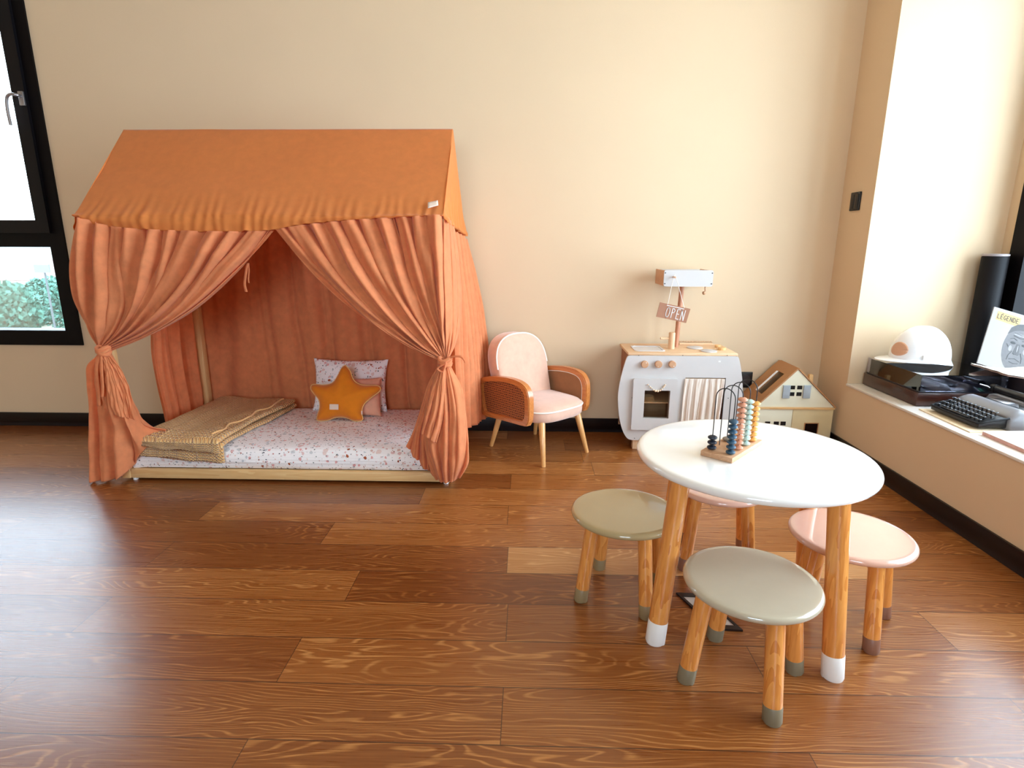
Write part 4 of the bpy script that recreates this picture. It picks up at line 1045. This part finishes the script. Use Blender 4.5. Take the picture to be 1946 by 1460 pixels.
# abacus
ab = thing('abacus', 'wooden bead abacus with arched black wires on the white table', 'abacus', (.48, 1.507, .5068))
p0, p1, p2 = Vector((.48, 1.507, 0)), Vector((.546, 1.447, 0)), Vector((.68, 1.606, 0))
aw = (p1 - p0).normalized(); al = (p2 - p1).normalized(); al = (al - aw * al.dot(aw)).normalized(); WA, LA = .089, .205
def abp(a, b, z): return p0 + aw * a + al * b + Vector((0, 0, z))
bm = NB(); vs = box(bm, 0, WA, 0, LA, 0, .0145, .001); MA = Matrix((aw, al, Vector((0, 0, 1)))).transposed().to_4x4(); bmesh.ops.transform(bm, matrix=Matrix.Translation(p0 + Vector((0, 0, .5068))) @ MA, verts=bm.verts)
obj('base', bm, M_tanwood, ab)
AB = [('navy', (34, 40, 54), 3, (44, 74, 94), 7), ('terra', (206, 130, 96), 0, (204, 140, 108), 10), ('mint', (150, 140, 130), 1, (176, 196, 184), 9), ('mustard', (226, 160, 80), 2, (230, 160, 76), 8)]
bh, br = .0125, .0128
for k, (nm, c1, n1, c2_, n2) in enumerate(AB):
    b = .028 + k * .049; a1_, a2_ = .018, .071; top = .178
    rr = (a2_ - a1_) / 2
    pts = [abp(a1_, b, .5208)] + [abp(a1_, b, .5208 + (top - rr) * i / 6) for i in range(1, 7)] + [abp((a1_ + a2_) / 2 - rr * math.cos(math.pi * i / 14), b, .5208 + top - rr + rr * math.sin(math.pi * i / 14)) for i in range(1, 14)] + [abp(a2_, b, .5208 + (top - rr) * (6 - i) / 6) for i in range(0, 7)]
    bm = NB(); tube(bm, pts, .0014, 8); obj('wire', bm, M_black, ab)
    for (aa, cnt, cc) in ((a1_, n1, c1), (a2_, n2, c2_)):
        if not cnt: continue
        mb = bpy.data.materials.get('bead_' + str(cc)) or plain('bead_' + str(cc), cc, .45)
        for i in range(cnt):
            hgt = .165 / 10 if nm != 'navy' else .0155
            bm = NB(); lathe(bm, [(.003, -bh / 2), (br * .6, -bh * .42), (br * .93, -bh * .2), (br, 0), (br * .93, bh * .2), (br * .6, bh * .42), (.003, bh / 2)], Matrix.Translation(abp(aa, b, .5213 + bh / 2 + i * hgt * .92)), 20)
            obj('bead', bm, mb, ab)

# floor outlet plate
fp = thing('floor_plate', 'black-framed silver plate set in the floor under the nearest stool', 'floor plate', (.55, 1.53, 0))
q = [Vector((.479, 1.618, 0)), Vector((.533 + .004, 1.617, 0)), Vector((.622, 1.443, 0)), Vector((.563, 1.441, 0))]
q = [Vector((.477, 1.62, 0)), Vector((.556, 1.617, 0)), Vector((.622, 1.443, 0)), Vector((.545, 1.446, 0))]
c_ = sum(q, Vector()) / 4; bm = NB()
inn = [c_ + (p - c_) * .78 for p in q]
ring_prism(bm, [(p.x, p.y) for p in q], [(p.x, p.y) for p in inn], fxy, .0002, .006); obj('frame', bm, M_black, fp)
bm = NB(); prism(bm, [(p.x, p.y) for p in inn], fxy, .0002, .0035); obj('cover', bm, plain('floor_plate_silver', (196, 188, 178), .35), fp)

# ------------------------------------------------------------------ things on the bay sill
Z0 = ZS
tt = thing('turntable', 'record player with wooden plinth and smoked clear lid on the sill', 'record player', (1.94, 2.72, Z0))
bm = NB(); box(bm, 1.728, 2.12, 2.507, 2.925, Z0 + .003, Z0 + .062, .002); obj('plinth', bm, wood('walnut', (44, 16, 10), (66, 28, 15), 0, 2, .3, .4), tt)
bm = NB(); box(bm, 1.735, 2.113, 2.512, 2.92, Z0 + .0625, Z0 + .068, .001); obj('deck', bm, plain('deck_black', (28, 26, 34), .3), tt)
bm = NB(); lathe(bm, [(.145, 0), (.145, .012), (.14, .014)], Matrix.Translation((1.89, 2.74, Z0 + .068)), 64); obj('platter', bm, plain('vinyl_black', (30, 30, 38), .25), tt)
bm = NB(); tube(bm, catmull([(2.07, 2.86, Z0 + .095), (2.06, 2.75, Z0 + .097), (2.02, 2.64, Z0 + .095), (1.99, 2.61, Z0 + .09)], 20), .004, 8); lathe(bm, [(.018, 0), (.018, .03)], Matrix.Translation((2.07, 2.86, Z0 + .068)), 20); obj('tonearm', bm, M_metalw, tt)
M_lid = glass('smoked_acrylic', (.78, .78, .88, 1), 1.8)
bm = NB(); x0, x1, y0, y1, z0, z1 = 1.736, 2.112, 2.513, 2.92, Z0 + .0685, Z0 + .142; th = .003
box(bm, x0, x1, y0, y1, z1 - th, z1); box(bm, x0, x0 + th, y0, y1, z0, z1 - th - .0002); box(bm, x1 - th, x1, y0, y1, z0, z1 - th - .0002); box(bm, x0 + th, x1 - th, y0, y0 + th, z0, z1 - th - .0002); box(bm, x0 + th, x1 - th, y1 - th, y1, z0, z1 - th - .0002)
obj('lid', bm, M_lid, tt)

hz = Z0 + .1425
hel = thing('hard_hat', 'white safety helmet resting on the record player lid', 'helmet', (1.885, 2.77, hz), R(-6))
M_hel = plain('white_plastic', (248, 250, 252), .22, coat=.6, vary=.01)
# shell: local +X to the right (back of helmet), brim peak on -X
bm = NB()
def shell(u, v):
    a = 2 * math.pi * u; ph = v * math.pi / 2; rx, ry, rz = .128, .105, .150
    r_ = math.cos(ph) ** .85 if v < 1 else 0
    x = rx * r_ * math.cos(a); y = ry * r_ * math.sin(a); z = .028 + rz * math.sin(ph) ** 1.0
    rib = .004 * math.exp(-(y / .012) ** 2) * (v > .2); return Vector((x, y, z + rib))
V = [[bm.verts.new(shell(i / 64, j / 24)) for j in range(24)] for i in range(64)]
tp = bm.verts.new(shell(0, 1))
for i in range(64):
    k = (i + 1) % 64
    for j in range(23): bm.faces.new((V[i][j], V[k][j], V[k][j + 1], V[i][j + 1]))
    bm.faces.new((V[i][23], V[k][23], tp))
# flared rim and peak
def rim(a):
    c = math.cos(a); pk_ = max(0, -c) ** 2.2
    e = .012 + .055 * pk_; z = .010 + .008 * pk_ - .010 * max(0, c) + .012 * abs(math.sin(a)) ** 2
    return Vector(((.128 + e) * c, (.105 + .012 + .01 * pk_) * math.sin(a), z))
rv = [bm.verts.new(rim(2 * math.pi * i / 64)) for i in range(64)]
for i in range(64): k = (i + 1) % 64; bm.faces.new((rv[i], rv[k], V[k][0], V[i][0]))
solid(obj('shell', bm, M_hel, hel, world=False, sharp=70), .003)
bm = NB(); a_ = []
for i in range(24): t = 2 * math.pi * i / 24; a_.append((t))
def onshell(a, z, off):
    s = (z - .028) / .150; r_ = max(0, math.cos(math.asin(min(1, s)))) ** .85
    return Vector(((.128 + off) * r_ * math.cos(a), (.105 + off) * r_ * math.sin(a), z))
c_v = []
def patch(u, v):
    t = 2 * math.pi * u; rr = v; a = R(200) + R(24) * rr * math.cos(t); z = .072 + .036 * rr * math.sin(t) * (1 if math.sin(t) > 0 else .8); return onshell(a, z, .0025)
grid(bm, patch, 28, 7); solid(obj('badge_area', bm, plain('tan_sticker', (214, 164, 132), .5), hel, world=False, recalc=False, label='tan oval emblem on the front'), .001)
bm = NB(); p = onshell(R(258), .05, .004); box(bm, p.x - .014, p.x + .014, p.y - .005, p.y + .005, .036, .058, .002); obj('accessory_slot', bm, M_hel, hel, world=False)

# black poster tube in the alcove corner
pt = thing('poster_tube', 'tall black cylindrical tube with grey cap standing in the alcove corner', 'tube', (2.225, 2.865, Z0))
bm = NB(); cyl(bm, (2.225, 2.865, Z0), (2.225, 2.865, 1.02), .053, seg=40, bev=.002); obj('body', bm, plain('matt_black_card', (14, 12, 14), .6, spec=.2), pt)
bm = NB(); cyl(bm, (2.225, 2.865, 1.0205), (2.225, 2.865, 1.032), .0535, seg=40, bev=.003); obj('cap', bm, plain('grey_cap', (150, 140, 140), .4), pt)

# dark box with a droopy open magazine
bm = NB(); box(bm, 2.135, 2.285, 2.45, 2.64, Z0 + .0005, Z0 + .141, .004); tag(obj('storage_box', bm, plain('dark_card', (34, 22, 24), .5)), 'dark box beside the record player, under the open magazine', 'box')
M_paper = plain('paper', (240, 228, 214), .7, vary=.05, nscale=14)
om = thing('open_magazine', 'worn open magazine lying over the dark box behind the turntable', 'magazine', (2.17, 2.62, Z0 + .132))
for k, (zz, c) in enumerate(((0, (176, 140, 124)), (.006, (246, 234, 218)))):
    bm = NB(); grid(bm, lambda u, v: Vector((2.045 + .265 * u, 2.44 + .215 * v + .01 * u, Z0 + .146 + zz + .018 * (2 * abs(u - .45)) ** 2 * (.7 + .5 * v) * (1 if u < .45 else .3) + .003 * nz(u * 5, v * 5))), 24, 20)
    solid(obj('page', bm, plain('page_%d' % k, c, .7, vary=.06), om, recalc=False), .002)

# magazine with portrait, leaning
mg = thing('portrait_magazine', 'upright magazine titled LÉGENDE with a black and white portrait on the cover', 'magazine', (2.16, 2.72, Z0 + .14))
tl, bl_, tr_ = AY(1890, 583, 2.74), AY(1857, 690, 2.66), AY(1958, 592, 2.72)
ex = (tr_ - tl).normalized(); ez = (tl - bl_); Hm = ez.length; ez.normalize(); ex = (ex - ez * ex.dot(ez)).normalized(); nrm_ = ex.cross(ez).normalized(); Wm = Hm * .74
if nrm_.dot(CAMP - bl_) < 0: nrm_ = -nrm_
def mp(a, b, d=0): return bl_ + ex * a * Wm + ez * b * Hm + nrm_ * d
def mpoly(bm, pts, d0, d1, mi=0): prism(bm, pts, lambda a, b, d: mp(a, b, d), d0, d1, mi=mi)
bm = NB(); mpoly(bm, [(0, 0), (1, 0), (1, 1), (0, 1)], -.006, 0); cov = obj('cover', bm, plain('grey_cover', (150, 145, 143), .6, vary=.02), mg)
bm = NB(); mpoly(bm, [(.10, .80), (.60, .78), (.60, .94), (.10, .95)], .0001, .0006); obj('title_band', bm, plain('yellow_band', (206, 166, 92), .6), cov)
def mstroke(bm, L, w_, d0=.0006, d1=.0011):
    for (a0, b0), (a1, b1) in zip(L, L[1:]):
        q0, q1 = mp(a0, b0), mp(a1, b1); dd = (q1 - q0).normalized(); s_ = dd.cross(nrm_) * w_ / 2; e_ = dd * w_ * .3
        A = [bm.verts.new(q + nrm_ * d1) for q in (q0 - e_ - s_, q1 + e_ - s_, q1 + e_ + s_, q0 - e_ + s_)]; B = [bm.verts.new(v_.co - nrm_ * (d1 - d0)) for v_ in A]
        bm.faces.new(A); bm.faces.new(B[::-1])
        for i in range(4): bm.faces.new((A[i], A[(i + 1) % 4], B[(i + 1) % 4], B[i]))
GLY = {'L': [[(0, 1), (0, 0), (1, 0)]], 'E': [[(1, 1), (0, 1), (0, 0), (1, 0)], [(0, .5), (.8, .5)]], 'G': [[(1, .9), (.5, 1), (0, .7), (0, .3), (.5, 0), (1, .15), (1, .45), (.6, .45)]], 'N': [[(0, 0), (0, 1), (1, 0), (1, 1)]], 'D': [[(0, 0), (0, 1), (.6, .95), (1, .6), (1, .4), (.6, .05), (0, 0)]], "'": [[(.3, 1.12), (.8, 1.3)]]}
bm = NB(); tx = .12
for ch in "LEGENDE":
    for L in GLY[ch]: mstroke(bm, [(tx + .042 * a, .83 + .075 * b) for a, b in L], .0032)
    if tx < .2 and ch == 'E': 
        mstroke(bm, [(tx + .015, .917), (tx + .035, .93)], .003)
    tx += .066
obj('title', bm, M_black, mg, label='black title lettering LÉGENDE')
# generic grey-tone portrait of an elderly face
def ell(cx, cz, rx, rz, n=28, a0=0, a1=360): return [(cx + rx * math.cos(R(a0 + (a1 - a0) * i / n)), cz + rz * math.sin(R(a0 + (a1 - a0) * i / n))) for i in range(n)]
Mg = [plain('ink_%d' % i, (g_, g_ - 4, g_ - 4), .5, vary=.12, nscale=60) for i, g_ in enumerate((92, 40, 18, 128, 64))]
pr = obj('portrait', (lambda b: (mpoly(b, ell(.70, .42, .31, .40), .0001, .0004), b)[1])(NB()), Mg[0], mg, label='grey-toned drawing of an elderly face')
def face(name, shapes, m, d=.0005):
    bm = NB()
    for s in shapes: mpoly(bm, s, d - .0001, d + .0002)
    obj(name, bm, m, pr)
face('hair', [[(.42, .62), (.46, .74), (.56, .82), (.70, .85), (.84, .82), (.95, .72), (.97, .62), (.90, .70), (.78, .745), (.66, .735), (.54, .70)]], Mg[4])
face('eyes', [ell(.575, .50, .055, .022), ell(.815, .50, .055, .022)], Mg[2], .0008)
face('nose', [[(.66, .50), (.72, .50), (.755, .34), (.69, .315), (.625, .34)]], Mg[4], .0006)
face('cheek_light', [ell(.545, .40, .035, .05), ell(.85, .40, .035, .05), ell(.69, .65, .15, .022), ell(.695, .42, .012, .06)], Mg[3], .0010)
for L in ([(.50, .555), (.57, .58), (.64, .56)], [(.75, .56), (.82, .58), (.89, .555)], [(.55, .62), (.70, .60), (.84, .62)], [(.56, .67), (.70, .655), (.83, .67)], [(.60, .36), (.55, .28), (.54, .20)], [(.78, .36), (.83, .28), (.84, .20)], [(.58, .22), (.69, .25), (.80, .22)], [(.60, .18), (.69, .165), (.78, .18)], [(.46, .46), (.50, .42)], [(.63, .33), (.66, .315)], [(.72, .315), (.75, .33)]):
    bm = NB(); mstroke(bm, L, .0024, .0008, .0013); obj('wrinkle', bm, Mg[1], pr)

# green cloth and dark book at the right
bm = NB(); grid(bm, lambda u, v: Vector((2.06 + .09 * u, 2.33 + .06 * v, Z0 + .004 + .05 * math.sin(math.pi * u) * math.sin(math.pi * v) ** .5 + .008 * nz(u * 6, v * 6))), 24, 20); tag(solid(obj('cloth', bm, fabric('teal_cloth', (70, 140, 116)), recalc=False), .003), 'crumpled green cloth between the record player and typewriter', 'cloth')
bm = NB(); Mb = Matrix.Translation((2.155, 2.36, Z0 + .001)) @ Matrix.Rotation(R(14), 4, 'Y'); box(bm, -.02, .01, -.12, .06, .006, .17, .003, M=Mb); tag(obj('book', bm, plain('black_book', (22, 16, 16), .4)), 'black book leaning upright behind the typewriter', 'book')

# typewriter
M_tw = plain('grey_enamel', (124, 122, 126), .35, coat=.3, vary=.02)
ty = thing('typewriter', 'grey portable typewriter with black keys on the sill', 'typewriter', (1.9, 2.28, Z0))
bm = NB(); prism(bm, [(1.742, Z0 + .012), (1.742, Z0 + .028), (1.83, Z0 + .05), (1.86, Z0 + .05), (1.86, Z0 + .012)], lambda a, b, d: Vector((a, d, b)), 2.165, 2.435, bev=.004); obj('key_tray', bm, M_black, ty)
bm = NB(); tube(bm, catmull([(1.85, 2.437, Z0 + .052), (1.78, 2.437, Z0 + .040), (1.745, 2.43, Z0 + .030), (1.738, 2.40, Z0 + .029), (1.738, 2.20, Z0 + .029), (1.745, 2.168, Z0 + .030), (1.78, 2.162, Z0 + .040), (1.85, 2.162, Z0 + .052)], 60), .0045, 8); obj('tray_rim', bm, M_sash, ty)
k_ = 0
M_keyrim = plain('key_black', (24, 24, 26), .25, coat=.5)
for row in range(4):
    for i in range(11):
        yy = 2.185 + i * .0225 + (row % 2) * .008; xx = 1.757 + row * .0215; zz = Z0 + .040 + row * .0085
        bm = NB(); lathe(bm, [(.003, -.012), (.003, -.001), (.0082, 0), (.0085, .002), (.0065, .003), (.003, .0022)], Matrix.Translation((xx, yy, zz)), 12); obj('key', bm, M_keyrim, ty)
bm = NB(); box(bm, 1.744, 1.752, 2.23, 2.38, Z0 + .033, Z0 + .040, .002); obj('space_bar', bm, M_keyrim, ty)
def body(u, v):
    # u along Y, v profile front->top->back->bottom
    pr_ = prof_b[min(int(round(v * 59)), 59)]; y = 2.15 + .31 * u; e = min(u, 1 - u); k = math.sqrt(max(0, 1 - (1 - min(1, e / .12)) ** 2))
    return Vector((1.95 + (pr_.x - 1.95) * (.90 + .1 * k), y, Z0 + .006 + (pr_.z - Z0 - .006) * (.72 + .28 * k)))
prof_b = catmull([(1.845, 0, Z0 + .006), (1.845, 0, Z0 + .045), (1.852, 0, Z0 + .060), (1.88, 0, Z0 + .075), (1.91, 0, Z0 + .080), (1.92, 0, Z0 + .066), (1.985, 0, Z0 + .066), (1.995, 0, Z0 + .082), (2.03, 0, Z0 + .078), (2.06, 0, Z0 + .05), (2.06, 0, Z0 + .006)], 60)
bm = NB(); V = grid(bm, body, 50, 60); bm.faces.new([V[0][j] for j in range(60)]); bm.faces.new([V[-1][j] for j in range(60)][::-1]); bm.faces.new([V[i][0] for i in range(50)] + [V[i][-1] for i in range(49, -1, -1)]); obj('casing', bm, M_tw, ty, sharp=60)
bm = NB(); prism(bm, rrect(1.91, 1.99, 2.20, 2.41, .03, 6), fxy, Z0 + .067, Z0 + .0705); obj('type_basket', bm, M_black, ty)
bm = NB()
for i in range(22):
    a = R(-60 + 120 * i / 21); cyl(bm, (1.985, 2.305 + .015 * math.sin(a), Z0 + .073), (1.93 + .01 * (1 - math.cos(a)), 2.305 + .085 * math.sin(a), Z0 + .076), .0012, seg=6)
obj('type_bars', bm, M_metalw, ty)
bm = NB(); cyl(bm, (2.025, 2.15, Z0 + .095), (2.025, 2.46, Z0 + .095), .016, seg=28); obj('platen', bm, M_black, ty)
bm = NB(); cyl(bm, (2.025, 2.461, Z0 + .095), (2.025, 2.485, Z0 + .095), .019, seg=20, bev=.002); obj('platen_knob', bm, M_black, ty)
bm = NB(); tube(bm, [(1.995, 2.46, Z0 + .10), (1.99, 2.47, Z0 + .105), (1.965, 2.48, Z0 + .112)], .003, 8); obj('return_lever', bm, M_metalw, ty)

# papers along the sill front
def paper(name, pts, z, th, c, label, cat, rot=0):
    bm = NB(); prism(bm, pts, fxy, z, z + th); o = obj(name, bm, plain(name + '_mat' + str(len(bpy.data.materials)), c, .6, vary=.03, nscale=10)); tag(o, label, cat); return o
paper('paper_sheet', [(1.695, 2.14), (1.96, 2.13), (1.97, 2.44), (1.71, 2.46)], Z0 + .0005, .004, (236, 214, 180), 'cream folder lying under the typewriter', 'paper')
mgz = thing('flat_magazine', 'white-covered magazine with pinkish page edges on the sill, right of the typewriter', 'magazine', (1.83, 2.0, Z0))
bm = NB(); pts = [(1.712, 1.80), (1.95, 1.83), (1.94, 2.128), (1.722, 2.115)]; prism(bm, pts, fxy, Z0 + .0005, Z0 + .014); obj('pages', bm, plain('pink_edges', (216, 168, 156), .7, vary=.1, nscale=60), mgz)
bm = NB(); prism(bm, pts, fxy, Z0 + .0142, Z0 + .0158); obj('cover', bm, plain('white_cover', (246, 240, 238), .3, vary=.03), mgz)
